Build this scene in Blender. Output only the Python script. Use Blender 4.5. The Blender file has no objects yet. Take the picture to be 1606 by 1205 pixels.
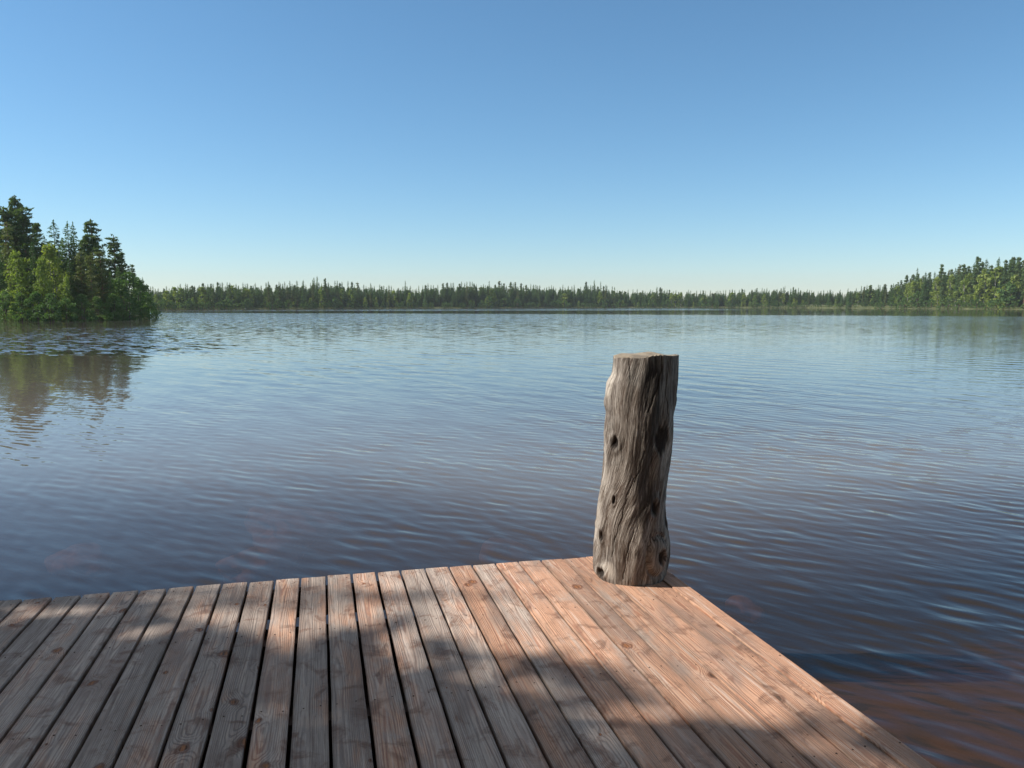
import bpy, math, random
import numpy as np
from mathutils import Vector

sc = bpy.context.scene
COL = sc.collection
R = math.radians

# ------------------------------------------------------------------ camera
CAM_Z = 2.1                      # metres above the lake
F = 1250.0                       # focal length in pixels of the 1606 px wide photo
HZ = 478.5                       # row of the true horizon
PITCH = math.atan((602.5 - HZ) / F)
cam = bpy.data.cameras.new("camera")
cam.sensor_width = 36.0
cam.lens = 36.0 * F / 1606.0
cam.clip_start = 0.05
cam.clip_end = 20000
cam_o = bpy.data.objects.new("camera", cam)
COL.objects.link(cam_o)
cam_o.location = (0, 0, CAM_Z)
cam_o.rotation_euler = (math.pi / 2 - PITCH, 0, 0)
sc.camera = cam_o

# ------------------------------------------------------------------ light
SUN_EL = 43.0                    # degrees; the sun stands exactly to the left (-X)
world = bpy.data.worlds.new("World")
sc.world = world
world.use_nodes = True
wn = world.node_tree
wn.nodes.clear()
sky = wn.nodes.new("ShaderNodeTexSky")
sky.sky_type = 'NISHITA'
sky.sun_disc = False
sky.sun_elevation = R(SUN_EL)
sky.sun_rotation = R(-90)
sky.altitude = 0
sky.air_density = 1.0
sky.dust_density = 0.08
sky.ozone_density = 7.0
bg = wn.nodes.new("ShaderNodeBackground")
bg.inputs["Strength"].default_value = 0.112
wo = wn.nodes.new("ShaderNodeOutputWorld")
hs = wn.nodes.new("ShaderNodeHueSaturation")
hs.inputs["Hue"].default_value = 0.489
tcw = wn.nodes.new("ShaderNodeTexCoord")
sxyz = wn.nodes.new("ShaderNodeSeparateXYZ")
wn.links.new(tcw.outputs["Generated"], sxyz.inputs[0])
overhead_desat = wn.nodes.new("ShaderNodeMapRange")            # added: sky above the view greyed to warm the fill in the shade
overhead_desat.interpolation_type = 'SMOOTHSTEP'
for k, v in ((1, 0.33), (2, 0.60), (3, 1.03), (4, 0.28)): overhead_desat.inputs[k].default_value = v
wn.links.new(sxyz.outputs[2], overhead_desat.inputs[0])
wn.links.new(overhead_desat.outputs[0], hs.inputs["Saturation"])
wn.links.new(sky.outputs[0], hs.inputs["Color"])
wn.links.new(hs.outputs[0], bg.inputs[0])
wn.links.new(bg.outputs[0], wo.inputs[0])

sun = bpy.data.lights.new("sun", 'SUN')
sun.energy = 5.0
sun.angle = R(0.53)
sun.color = (1.0, 0.93, 0.83)
sun_o = bpy.data.objects.new("sun", sun)
COL.objects.link(sun_o)
sun_dir = Vector((-math.cos(R(SUN_EL)), 0.0, math.sin(R(SUN_EL))))
sun_o.rotation_euler = sun_dir.to_track_quat('Z', 'Y').to_euler()
sun_o.location = (-20, 0, 30)

sc.view_settings.view_transform = 'Standard'
sc.view_settings.look = 'None'
sc.view_settings.exposure = 0.3
sc.view_settings.gamma = 1.0
sc.render.engine = 'CYCLES'
sc.cycles.use_denoising = True
sc.cycles.max_bounces = 8
sc.cycles.transparent_max_bounces = 12
sc.cycles.sample_clamp_indirect = 6.0

# ------------------------------------------------------------------ helpers
def link(o):
    COL.objects.link(o)
    return o

def tag(o, label=None, cat=None, group=None, kind=None):
    if label: o["label"] = label
    if cat: o["category"] = cat
    if group: o["group"] = group
    if kind: o["kind"] = kind
    return o

def np_mesh(name, V, Q, mats, mat_idx=None, smooth=False):
    """Fast mesh from arrays: V (n,3), Q (m,3 or 4)."""
    V = np.asarray(V, dtype=np.float32)
    Q = np.asarray(Q, dtype=np.int32)
    me = bpy.data.meshes.new(name)
    k = Q.shape[1]
    me.vertices.add(len(V))
    me.vertices.foreach_set("co", V.ravel())
    me.loops.add(Q.size)
    me.loops.foreach_set("vertex_index", Q.ravel())
    me.polygons.add(len(Q))
    me.polygons.foreach_set("loop_start", np.arange(0, Q.size, k, dtype=np.int32))
    me.polygons.foreach_set("loop_total", np.full(len(Q), k, dtype=np.int32))
    for m in mats:
        me.materials.append(m)
    if mat_idx is not None:
        me.polygons.foreach_set("material_index", np.asarray(mat_idx, dtype=np.int32))
    me.polygons.foreach_set("use_smooth", np.full(len(Q), smooth, dtype=bool))
    me.update(calc_edges=True)
    return me

def obj(name, me, parent=None):
    o = bpy.data.objects.new(name, me)
    link(o)
    if parent: o.parent = parent
    return o

def empty(name, loc):
    o = bpy.data.objects.new(name, None)
    o.empty_display_size = 0.2
    link(o)
    o.location = loc
    return o

def grid_quads(nu, nv, wrap_v=False):
    i = np.arange(nu - 1)[:, None]
    j = np.arange(nv if wrap_v else nv - 1)[None, :]
    j2 = (j + 1) % nv
    a = i * nv + j; b = i * nv + j2; c = (i + 1) * nv + j2; d = (i + 1) * nv + j
    return np.stack([a, b, c, d], -1).reshape(-1, 4)

def ray(px, py):
    """World direction through a photo pixel, scaled to depth 1."""
    c = ((px - 803) / F, 1.0, (602.5 - py) / F)
    s, co = math.sin(PITCH), math.cos(PITCH)
    return np.array([c[0], c[1] * co + c[2] * s, -c[1] * s + c[2] * co])

def on_plane(px, py, z):
    r = ray(px, py)
    t = (z - CAM_Z) / r[2]
    return np.array([r[0] * t, r[1] * t, z])

class G:
    """Small node graph writer."""
    def __init__(self, name):
        self.m = bpy.data.materials.new(name)
        self.m.use_nodes = True
        self.t = self.m.node_tree
        self.t.nodes.clear()
    def n(self, typ, props=None, **ins):
        nd = self.t.nodes.new(typ)
        for k, v in (props or {}).items():
            setattr(nd, k, v)
        for k, v in ins.items():
            key = int(k[1:]) if k[0] == 'i' and k[1:].isdigit() else k.replace('_', ' ')
            self.set(nd.inputs[key], v)
        return nd
    def set(self, sock, v):
        if isinstance(v, bpy.types.NodeSocket):
            self.t.links.new(v, sock)
        elif isinstance(v, bpy.types.Node):
            self.t.links.new(v.outputs[0], sock)
        else:
            if sock.type == 'RGBA' and len(v) == 3: v = (*v, 1)
            sock.default_value = v
    def math(self, op, a, b=0.0, c=0.0, clamp=False):
        nd = self.t.nodes.new("ShaderNodeMath"); nd.operation = op; nd.use_clamp = clamp
        self.set(nd.inputs[0], a); self.set(nd.inputs[1], b); self.set(nd.inputs[2], c)
        return nd.outputs[0]
    def ramp(self, v, a, b, lo=0.0, hi=1.0, smooth=True):
        nd = self.t.nodes.new("ShaderNodeMapRange")
        nd.interpolation_type = 'SMOOTHSTEP' if smooth else 'LINEAR'
        for k, x in zip(range(5), (v, a, b, lo, hi)): self.set(nd.inputs[k], x)
        return nd.outputs[0]
    def mix(self, f, a, b, mode='MIX'):
        nd = self.t.nodes.new("ShaderNodeMix"); nd.data_type = 'RGBA'; nd.blend_type = mode
        self.set(nd.inputs[0], f); self.set(nd.inputs[6], a); self.set(nd.inputs[7], b)
        return nd.outputs[2]
    def xyz(self, x, y, z):
        nd = self.t.nodes.new("ShaderNodeCombineXYZ")
        for k, v in zip(range(3), (x, y, z)): self.set(nd.inputs[k], v)
        return nd.outputs[0]
    def sep(self, v):
        nd = self.t.nodes.new("ShaderNodeSeparateXYZ"); self.set(nd.inputs[0], v)
        return nd.outputs
    def noise(self, vec, scale=1.0, detail=3.0, rough=0.5, dist=0.0):
        nd = self.n("ShaderNodeTexNoise", None, Vector=vec, Scale=scale, Detail=detail, Roughness=rough, Distortion=dist)
        return nd.outputs["Fac"]
    def attr(self, name):
        nd = self.t.nodes.new("ShaderNodeAttribute"); nd.attribute_name = name
        return nd
    def out(self, shader):
        o = self.t.nodes.new("ShaderNodeOutputMaterial")
        self.t.links.new(shader if isinstance(shader, bpy.types.NodeSocket) else shader.outputs[0], o.inputs[0])
        return self.m

# ------------------------------------------------------------------ materials
def mat_foliage(name, c1, c2, transl=0.3, rough=0.6):
    g = G(name)
    oi = g.t.nodes.new("ShaderNodeObjectInfo")
    geo = g.t.nodes.new("ShaderNodeNewGeometry")
    nz = g.noise(geo.outputs["Position"], 0.55, 3, 0.6)
    f = g.math('ADD', g.math('MULTIPLY', oi.outputs["Random"], 0.65),
               g.math('MULTIPLY', g.ramp(nz, 0.3, 0.7), 0.35))
    col = g.mix(f, c1, c2)
    d = g.n("ShaderNodeBsdfPrincipled", None, Base_Color=col, Roughness=rough)
    d.inputs["Specular IOR Level"].default_value = 0.25
    t = g.n("ShaderNodeBsdfTranslucent", None, Color=g.mix(1.0, col, (1.25, 1.35, 0.6), 'MULTIPLY'))
    return g.out(g.n("ShaderNodeMixShader", None, i0=transl, i1=d, i2=t))

def mat_bark(name, c1, c2):
    g = G(name)
    geo = g.t.nodes.new("ShaderNodeNewGeometry")
    x, y, z = g.sep(geo.outputs["Position"])
    n = g.noise(g.xyz(g.math('MULTIPLY', x, 14), g.math('MULTIPLY', y, 14), g.math('MULTIPLY', z, 3)), 1, 4)
    d = g.n("ShaderNodeBsdfPrincipled", None, Base_Color=g.mix(g.ramp(n, .35, .65), c1, c2), Roughness=0.9)
    return g.out(d)

M_SPRUCE = mat_foliage("spruce_needles", (0.055, 0.112, 0.036), (0.110, 0.194, 0.055), 0.25)
M_PINE = mat_foliage("pine_needles", (0.075, 0.130, 0.045), (0.140, 0.200, 0.065), 0.28)
M_OLIVE = mat_foliage("olive_needles", (0.115, 0.150, 0.052), (0.18, 0.205, 0.075), 0.28)
M_BIRCH = mat_foliage("birch_leaves", (0.15, 0.22, 0.05), (0.29, 0.34, 0.085), 0.42)
M_ALDER = mat_foliage("alder_leaves", (0.072, 0.144, 0.046), (0.134, 0.216, 0.064), 0.35)
M_SEDGE = mat_foliage("sedge_blades", (0.12, 0.15, 0.05), (0.2, 0.2, 0.085), 0.3)
M_BARK = mat_bark("grey_brown_bark", (0.07, 0.05, 0.038), (0.15, 0.115, 0.085))
M_PBARK = mat_bark("orange_pine_bark", (0.16, 0.085, 0.045), (0.24, 0.14, 0.08))
M_WBARK = mat_bark("pale_birch_bark", (0.12, 0.11, 0.1), (0.5, 0.48, 0.44))

def mat_ground():
    g = G("forest_floor_and_lake_bed")
    geo = g.t.nodes.new("ShaderNodeNewGeometry")
    P = geo.outputs["Position"]
    z = g.sep(P)[2]
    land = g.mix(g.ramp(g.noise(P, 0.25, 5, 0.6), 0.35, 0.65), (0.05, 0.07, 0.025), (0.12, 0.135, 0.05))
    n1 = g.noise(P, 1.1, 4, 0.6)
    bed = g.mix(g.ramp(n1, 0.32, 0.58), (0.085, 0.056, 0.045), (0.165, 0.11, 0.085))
    deep = g.mix(g.ramp(z, -1.9, -0.9), (0.012, 0.010, 0.009), bed)  # bed colour darkened with depth, standing in for light absorbed by the water
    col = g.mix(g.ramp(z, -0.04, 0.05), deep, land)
    b = g.n("ShaderNodeBump", None, Strength=0.5, Distance=0.1, Height=g.noise(P, 3, 4))
    return g.out(g.n("ShaderNodeBsdfPrincipled", None, Base_Color=col, Roughness=0.95, Normal=b))

def mat_water():
    g = G("lake_water")
    geo = g.t.nodes.new("ShaderNodeNewGeometry")
    P = geo.outputs["Position"]
    x, y, z = g.sep(P)
    # crest frame: waves run towards +X+Y
    s = g.math('ADD', g.math('MULTIPLY', x, 0.64), g.math('MULTIPLY', y, 0.77))
    t = g.math('SUBTRACT', g.math('MULTIPLY', y, 0.64), g.math('MULTIPLY', x, 0.77))
    # wind streaks: long, irregular patches where the surface is smooth or ruffled
    big = g.noise(g.xyz(g.math('MULTIPLY', x, 0.006), g.math('MULTIPLY', y, 0.02), 3.1), 1, 3, 0.55)
    yw = g.math('ADD', y, g.math('MULTIPLY', g.math('SUBTRACT', big, 0.5), 40.0))
    lee = g.math('MULTIPLY', g.ramp(g.math('ADD', yw, g.math('MULTIPLY', x, 0.4)), 172, 190), g.ramp(g.math('SUBTRACT', yw, g.math('MULTIPLY', x, 0.3)), 306, 288))           # calm belt below the far shore
    xr = g.math('SUBTRACT', x, g.math('MULTIPLY', y, 0.18))
    leeR = g.math('MULTIPLY', g.ramp(yw, 145, 175), g.ramp(xr, 10, 60))            # calm water under the right shore
    bayx = g.math('ADD', x, g.math('MULTIPLY', y, 0.42))
    bay = g.math('MULTIPLY', g.ramp(bayx, 4, -6), g.ramp(y, 42, 33))               # calm bay on the left
    shoreL = g.math('MULTIPLY', g.ramp(bayx, 4, -8), g.ramp(yw, 64, 76))
    shoreL = g.math('MULTIPLY', shoreL, g.ramp(y, 190, 150))
    calm = g.math('MAXIMUM', g.math('MAXIMUM', lee, leeR), g.math('MAXIMUM', bay, shoreL))
    ruff = g.math('SUBTRACT', 1.0, g.math('MULTIPLY', calm, 0.92))
    # ripples finer than the modelled waves
    v1 = g.xyz(g.math('MULTIPLY', s, 7.0), g.math('MULTIPLY', t, 2.2), 0.0)
    h1 = g.noise(v1, 1.0, 2, 0.5, 0.3)
    near_amp = g.math('MULTIPLY', 0.005, g.math('ADD', 0.3, g.math('MULTIPLY', ruff, 0.7)))
    b = g.n("ShaderNodeBump", None, Strength=1.0, Distance=1.0, Height=g.math('MULTIPLY', h1, near_amp))
    # far wavelets, too small to model: tilted facets about half a metre across
    far = g.ramp(y, 35, 120)
    v2 = g.xyz(g.math('MULTIPLY', s, 2.6), g.math('MULTIPLY', t, 0.9), 5.0)
    fn = g.n("ShaderNodeTexNoise", None, Vector=v2, Scale=1.0, Detail=2.0, Roughness=0.6)
    gust = g.ramp(g.noise(g.xyz(g.math('MULTIPLY', x, 0.03), g.math('MULTIPLY', y, 0.07), 1.7), 1, 3, 0.6), 0.3, 0.7, 0.55, 1.25)
    k = g.math('MULTIPLY', g.math('MULTIPLY', far, ruff), g.math('MULTIPLY', gust, 0.20))
    squall = g.math('MULTIPLY', g.math('MULTIPLY', g.ramp(bayx, 6, -6), g.ramp(y, 30, 40)), g.ramp(y, 90, 60))
    k = g.math('MAXIMUM', g.math('ADD', k, g.math('MULTIPLY', ruff, 0.035)), g.math('MULTIPLY', squall, g.math('MULTIPLY', gust, 0.42)))
    fx, fy, _ = g.sep(fn.outputs["Color"])
    ts = g.math('MULTIPLY', g.math('SUBTRACT', fx, 0.5), k)
    tt = g.math('MULTIPLY', g.math('SUBTRACT', fy, 0.5), g.math('MULTIPLY', k, 2.6))
    tilt = g.xyz(g.math('SUBTRACT', g.math('MULTIPLY', ts, 0.64), g.math('MULTIPLY', tt, 0.77)),
                 g.math('ADD', g.math('MULTIPLY', ts, 0.77), g.math('MULTIPLY', tt, 0.64)), 0.0)
    ad = g.n("ShaderNodeVectorMath", {"operation": 'ADD'}, i0=b, i1=tilt)
    nn = g.n("ShaderNodeVectorMath", {"operation": 'NORMALIZE'}, i0=ad)
    fres = g.n("ShaderNodeFresnel", None, IOR=1.333, Normal=nn)
    rough = g.math('ADD', 0.015, g.math('MULTIPLY', g.math('MULTIPLY', far, ruff), 0.06))
    gl = g.n("ShaderNodeBsdfGlossy", None, Color=(1, 1, 1, 1), Roughness=rough, Normal=nn)
    tr = g.n("ShaderNodeBsdfTransparent", None, Color=(0.44, 0.31, 0.24, 1))
    dep = g.attr("depth").outputs["Fac"]
    deep = g.math('ADD', g.ramp(dep, 0.86, 1.3, 0.10, 0.24), g.ramp(dep, 1.2, 2.5, 0.0, 0.66))              # a deeper column of water scatters more
    body = g.n("ShaderNodeBsdfDiffuse", None, Color=g.mix(g.ramp(g.attr("depth").outputs["Fac"], 2.7, 4.4), g.mix(g.ramp(g.attr("depth").outputs["Fac"], 1.0, 2.4), (0.175, 0.115, 0.075), (0.165, 0.147, 0.128)), (0.085, 0.075, 0.066)))      # light scattered by the brown, humic water itself
    under = g.n("ShaderNodeMixShader", None, i0=deep, i1=tr, i2=body)
    return g.out(g.n("ShaderNodeMixShader", None, i0=fres, i1=under, i2=gl))

def mat_deck():
    g = G("weathered_red_stained_planks")
    uv = g.attr("grain").outputs["Vector"]
    u, v, _ = g.sep(uv)
    pid = g.attr("plank").outputs["Fac"]
    keep = g.attr("stain").outputs["Fac"]          # how much of the old red stain a plank has kept
    o1 = g.math('MULTIPLY', pid, 37.0)
    r1 = g.math('FRACT', g.math('MULTIPLY', pid, 91.7))
    r2 = g.math('FRACT', g.math('MULTIPLY', pid, 53.3))
    # knots
    kw = g.noise(g.xyz(g.math('MULTIPLY', u, 16), g.math('MULTIPLY', v, 26), o1), 1, 3, 0.6)
    kwo = g.math('MULTIPLY', g.math('SUBTRACT', kw, 0.5), 0.035)
    kn = g.n("ShaderNodeTexVoronoi", {"voronoi_dimensions": '2D'},
             Vector=g.xyz(g.math('ADD', g.math('ADD', g.math('MULTIPLY', u, 0.85), kwo), o1), g.math('ADD', g.math('MULTIPLY', v, 1.25), g.math('ADD', kwo, g.math('MULTIPLY', pid, 11.3))), 0), Scale=3.1, Randomness=1.0)
    kd = kn.outputs["Distance"]
    krnd = g.sep(kn.outputs["Color"])[0]
    ksize = g.ramp(krnd, 0.38, 1.0, 0.004, 0.085, False)
    kcore = g.ramp(kd, ksize, g.math('MULTIPLY', ksize, 0.55))
    kring = g.math('MULTIPLY', g.ramp(kd, g.math('MULTIPLY', ksize, 1.7), ksize), g.math('SUBTRACT', 1.0, kcore))
    kpull = g.ramp(kd, g.math('ADD', 0.12, g.math('MULTIPLY', ksize, 2.4)), 0.0, 0.0, g.math('MULTIPLY', ksize, 0.35))
    # growth rings cut lengthwise
    w1 = g.noise(g.xyz(g.math('MULTIPLY', u, 1.3), g.math('MULTIPLY', v, 5.0), o1), 1.0, 2, 0.5)
    w2 = g.noise(g.xyz(g.math('MULTIPLY', u, 9.0), g.math('MULTIPLY', v, 30.0), o1), 1.0, 2, 0.5)
    c0 = g.math('MULTIPLY', g.math('SUBTRACT', r1, 0.5), 0.10)
    hd = g.math('ADD', g.math('ADD', 0.006, g.math('MULTIPLY', r2, 0.02)),
                g.math('MULTIPLY', g.noise(g.xyz(g.math('MULTIPLY', u, 0.9), 0.0, o1), 1.0, 1, 0.5), 0.05))
    vv = g.math('SUBTRACT', v, c0)
    rr = g.math('SQRT', g.math('ADD', g.math('MULTIPLY', vv, vv), g.math('MULTIPLY', hd, hd)))
    rr = g.math('ADD', rr, g.math('MULTIPLY', w1, 0.022))
    rr = g.math('ADD', rr, g.math('MULTIPLY', w2, 0.0022))
    rr = g.math('ADD', rr, kpull)
    ring = g.math('ADD', 0.5, g.math('MULTIPLY', g.math('SINE', g.math('MULTIPLY', rr, 1050.0)), 0.5))
    late = g.ramp(ring, 0.45, 0.95)
    streak = g.noise(g.xyz(g.math('MULTIPLY', u, 7.0), g.math('MULTIPLY', v, 420.0), o1), 1.0, 3, 0.65)
    streak2 = g.noise(g.xyz(g.math('MULTIPLY', u, 2.0), g.math('MULTIPLY', v, 90.0), o1), 1.0, 3, 0.6)
    speck = g.noise(g.xyz(g.math('MULTIPLY', u, 60.0), g.math('MULTIPLY', v, 190.0), o1), 1.0, 4, 0.7)
    # blotches of stain left / worn to grey
    blot = g.noise(g.xyz(g.math('MULTIPLY', u, 3.2), g.math('MULTIPLY', v, 9.0), o1), 1.0, 4, 0.6, 0.4)
    broad = g.noise(g.xyz(g.math('MULTIPLY', u, 1.0), g.math('MULTIPLY', v, 3.0), g.math('MULTIPLY', pid, 19.0)), 1.0, 2, 0.5)
    st = g.math('ADD', g.math('ADD', g.math('MULTIPLY', blot, 1.1), g.math('MULTIPLY', broad, 0.8)), g.math('ADD', keep, -0.95))
    st = g.ramp(g.math('ADD', st, g.math('MULTIPLY', g.math('SUBTRACT', streak2, 0.5), 0.35)), 0.28, 0.72)
    tone = g.math('ADD', 0.93, g.math('MULTIPLY', g.math('FRACT', g.math('MULTIPLY', pid, 17.9)), 0.44))
    grey = g.mix(streak2, (0.25, 0.205, 0.185), (0.50, 0.41, 0.345))
    red = g.mix(streak2, (0.40, 0.218, 0.142), (0.58, 0.36, 0.245))
    col = g.mix(st, grey, red)
    col = g.mix(g.math('MULTIPLY', late, g.math('ADD', 0.34, g.math('MULTIPLY', g.ramp(blot, .35, .6), 0.34))), col, g.mix(st, (0.15, 0.125, 0.115), (0.28, 0.115, 0.07)))
    col = g.mix(g.math('MULTIPLY', g.ramp(streak, 0.52, 0.68), 0.60), col, (0.12, 0.085, 0.07))
    col = g.mix(g.math('MULTIPLY', g.ramp(speck, 0.58, 0.75), 0.35), col, (0.70, 0.60, 0.52))
    kpull3 = g.math('MULTIPLY', kpull, 6.0)
    silver = g.noise(g.xyz(g.math('MULTIPLY', u, 1.6), g.math('MULTIPLY', v, 48.0), g.math('ADD', o1, 9.0)), 1.0, 4, 0.7, 0.3)
    col = g.mix(g.math('MULTIPLY', g.ramp(silver, 0.52, 0.70), 0.55), col, (0.60, 0.50, 0.43))
    col = g.mix(g.math('MULTIPLY', g.ramp(silver, 0.46, 0.30), 0.60), col, (0.17, 0.115, 0.09))
    worn = g.noise(g.xyz(g.math('MULTIPLY', u, 1.3), g.math('MULTIPLY', v, 4.0), g.math('ADD', g.math('MULTIPLY', pid, 7.0), 2.0)), 1.0, 3, 0.6, 0.5)
    col = g.mix(g.math('MULTIPLY', g.ramp(worn, 0.47, 0.68), 0.68), col, (0.22, 0.165, 0.14))
    # dark weathered bands across the boards and dirt beside the joints
    band = g.noise(g.xyz(g.math('ADD', g.math('MULTIPLY', u, 8.0), kpull3), g.math('MULTIPLY', v, 9.0), g.math('ADD', o1, 4.0)), 1.0, 4, 0.62, 0.6)
    col = g.mix(g.math('MULTIPLY', g.ramp(band, 0.51, 0.70), 0.70), col, g.mix(g.ramp(streak, 0.4, 0.6), (0.20, 0.10, 0.065), (0.10, 0.06, 0.045)))
    col = g.mix(g.math('MULTIPLY', kring, 0.75), col, (0.13, 0.05, 0.028))
    col = g.mix(kcore, col, g.mix(g.ramp(streak2, .4, .6), (0.30, 0.13, 0.06), (0.10, 0.05, 0.03)))
    rim = g.ramp(g.math('ADD', g.math('ABSOLUTE', v), g.math('MULTIPLY', g.math('SUBTRACT', streak2, 0.5), 0.02)), 0.050, 0.066)
    col = g.mix(g.math('MULTIPLY', rim, g.math('MULTIPLY', 0.55, g.ramp(streak2, 0.3, 0.7))), col, (0.09, 0.07, 0.06))
    col = g.mix(1.0, col, g.xyz(tone, tone, tone), 'MULTIPLY')
    hgt = g.math('ADD', g.math('MULTIPLY', late, 0.6), g.math('MULTIPLY', streak, 0.7))
    hgt = g.math('ADD', hgt, g.math('MULTIPLY', kcore, 1.5))
    hgt = g.math('ADD', hgt, g.math('MULTIPLY', band, -1.5))
    b = g.n("ShaderNodeBump", None, Strength=0.9, Distance=0.0019, Height=hgt)
    p = g.n("ShaderNodeBsdfPrincipled", None, Base_Color=col, Roughness=0.72, Normal=b)
    p.inputs["Specular IOR Level"].default_value = 0.15
    return g.out(p)

def mat_dark_wood():
    g = G("wet_dark_timber")
    geo = g.t.nodes.new("ShaderNodeNewGeometry")
    n = g.noise(geo.outputs["Position"], 9, 4, 0.6)
    return g.out(g.n("ShaderNodeBsdfPrincipled", None, Base_Color=g.mix(n, (0.05, 0.032, 0.025), (0.13, 0.08, 0.06)), Roughness=0.8))

def mat_nail():
    g = G("rusty_nail_steel")
    geo = g.t.nodes.new("ShaderNodeNewGeometry")
    n = g.noise(geo.outputs["Position"], 300, 3, 0.6)
    return g.out(g.n("ShaderNodeBsdfPrincipled", None, Base_Color=g.mix(n, (0.05, 0.03, 0.02), (0.11, 0.06, 0.035)), Roughness=0.6, Metallic=0.6))

def mat_post():
    g = G("weathered_barkless_log")
    uv = g.attr("flow").outputs["Vector"]
    s, t, _ = g.sep(uv)
    dark = g.attr("stain").outputs["Fac"]
    pale = g.attr("pale_strips").outputs["Fac"]
    a = g.noise(g.xyz(g.math('MULTIPLY', s, 34), g.math('MULTIPLY', t, 3.2), 0), 1, 6, 0.68, 0.5)
    b_ = g.noise(g.xyz(g.math('MULTIPLY', s, 170), g.math('MULTIPLY', t, 9.0), 3), 1, 4, 0.7, 0.3)
    m_ = g.noise(g.xyz(g.math('MULTIPLY', s, 75), g.math('MULTIPLY', t, 6.5), 21), 1, 4, 0.65, 0.6)
    c = g.noise(g.xyz(g.math('MULTIPLY', s, 7), g.math('MULTIPLY', t, 3.2), 7), 1, 4, 0.55, 0.3)
    sp = g.noise(g.xyz(g.math('MULTIPLY', s, 160), g.math('MULTIPLY', t, 70.0), 9), 1, 4, 0.7)
    col = g.mix(g.ramp(a, 0.32, 0.68), (0.125, 0.10, 0.082), (0.43, 0.385, 0.345))
    col = g.mix(g.math('MULTIPLY', g.ramp(c, 0.45, 0.7), 0.5), col, (0.30, 0.285, 0.265))
    col = g.mix(g.math('MULTIPLY', g.ramp(b_, 0.50, 0.62), 0.75), col, (0.045, 0.031, 0.025))
    col = g.mix(g.math('MULTIPLY', pale, g.ramp(a, 0.2, 0.6, 0.5, 1.0)), col, (0.60, 0.545, 0.48))
    col = g.mix(g.math('MULTIPLY', g.ramp(m_, 0.52, 0.62), 0.65), col, (0.06, 0.042, 0.033))
    col = g.mix(g.math('MULTIPLY', g.ramp(m_, 0.44, 0.34), 0.45), col, (0.46, 0.41, 0.36))
    mot = g.noise(g.xyz(g.math('MULTIPLY', s, 16), g.math('MULTIPLY', t, 5.5), 13), 1, 5, 0.65, 0.8)
    col = g.mix(g.math('MULTIPLY', g.ramp(mot, 0.50, 0.66), 0.6), col, (0.10, 0.066, 0.047))
    dk = g.math('MULTIPLY', dark, g.ramp(g.math('ADD', a, g.math('MULTIPLY', sp, 0.4)), 0.5, 0.95, 1.0, 0.86))
    col = g.mix(dk, col, (0.026, 0.021, 0.019))
    col = g.mix(g.math('MULTIPLY', g.ramp(sp, 0.64, 0.74), 0.45), col, (0.48, 0.45, 0.41))
    h = g.math('ADD', g.math('ADD', g.math('MULTIPLY', a, 1.0), g.math('MULTIPLY', m_, -1.0)), g.math('ADD', g.math('MULTIPLY', b_, -0.6), g.math('MULTIPLY', sp, 0.35)))
    bp = g.n("ShaderNodeBump", None, Strength=1.0, Distance=0.009, Height=h)
    p = g.n("ShaderNodeBsdfPrincipled", None, Base_Color=col, Roughness=0.85, Normal=bp)
    p.inputs["Specular IOR Level"].default_value = 0.2
    return g.out(p)

def mat_endgrain():
    g = G("sawn_log_end")
    tc = g.t.nodes.new("ShaderNodeTexCoord")
    x, y, z = g.sep(tc.outputs["Object"])
    r = g.math('SQRT', g.math('ADD', g.math('MULTIPLY', x, x), g.math('MULTIPLY', y, y)))
    n = g.noise(tc.outputs["Object"], 9, 4, 0.6)
    ring = g.math('SINE', g.math('MULTIPLY', g.math('ADD', r, g.math('MULTIPLY', n, 0.03)), 700))
    col = g.mix(g.ramp(n, 0.35, 0.65), (0.17, 0.14, 0.105), (0.38, 0.32, 0.245))
    col = g.mix(g.ramp(ring, 0.0, 1.0, 0.0, 0.4), col, (0.14, 0.10, 0.07))
    b = g.n("ShaderNodeBump", None, Strength=0.6, Distance=0.003, Height=g.math('ADD', ring, g.math('MULTIPLY', n, 3)))
    return g.out(g.n("ShaderNodeBsdfPrincipled", None, Base_Color=col, Roughness=0.9, Normal=b))

def mat_stone(name, c1, c2):
    g = G(name)
    tc = g.t.nodes.new("ShaderNodeTexCoord")
    n = g.noise(tc.outputs["Object"], 6, 5, 0.6)
    return g.out(g.n("ShaderNodeBsdfPrincipled", None, Base_Color=g.mix(g.ramp(n, .35, .65), c1, c2), Roughness=0.9))

M_GROUND = mat_ground(); M_WATER = mat_water(); M_DECK = mat_deck(); M_DWOOD = mat_dark_wood()
M_NAIL = mat_nail(); M_POST = mat_post(); M_END = mat_endgrain()
M_RSTONE = mat_stone("reddish_stone", (0.14, 0.098, 0.08), (0.25, 0.175, 0.142))
M_PSTONE = mat_stone("pale_stone", (0.30, 0.31, 0.29), (0.55, 0.55, 0.52))

# ------------------------------------------------------------------ terrain and lake
def at(px, wl):                      # point on the waterline seen at pixel (px, wl)
    d = CAM_Z * F / (wl - HZ)
    return ((px - 803) / F * d, d)

LAKE = [(-7.0, -4.5), (-8.5, 2.0), (-8.9, 5.4), (-17, 7.5), (-44, 24), (-84, 66), (-74, 96),
        at(55, 502.6), at(120, 502.4), at(200, 499.5), at(232, 496), (-86, 172), (-94, 190), (-126, 240), (-166, 284),
        at(245, 487.0), at(330, 486.2), at(430, 485.4), at(620, 484.2), at(760, 483.6), at(870, 483.2), at(1000, 483.0), at(1150, 482.9),
        at(1300, 483.3), at(1450, 484.4), at(1530, 485.0), at(1606, 485.6), (262, 300), (240, 190), (180, 90), (120, 30), (70, 16),
        (38, 12), (20, 6.0), (10, 0.6), (4, -3.4), (0, -4.2)]
LP = np.array(LAKE)

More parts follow.
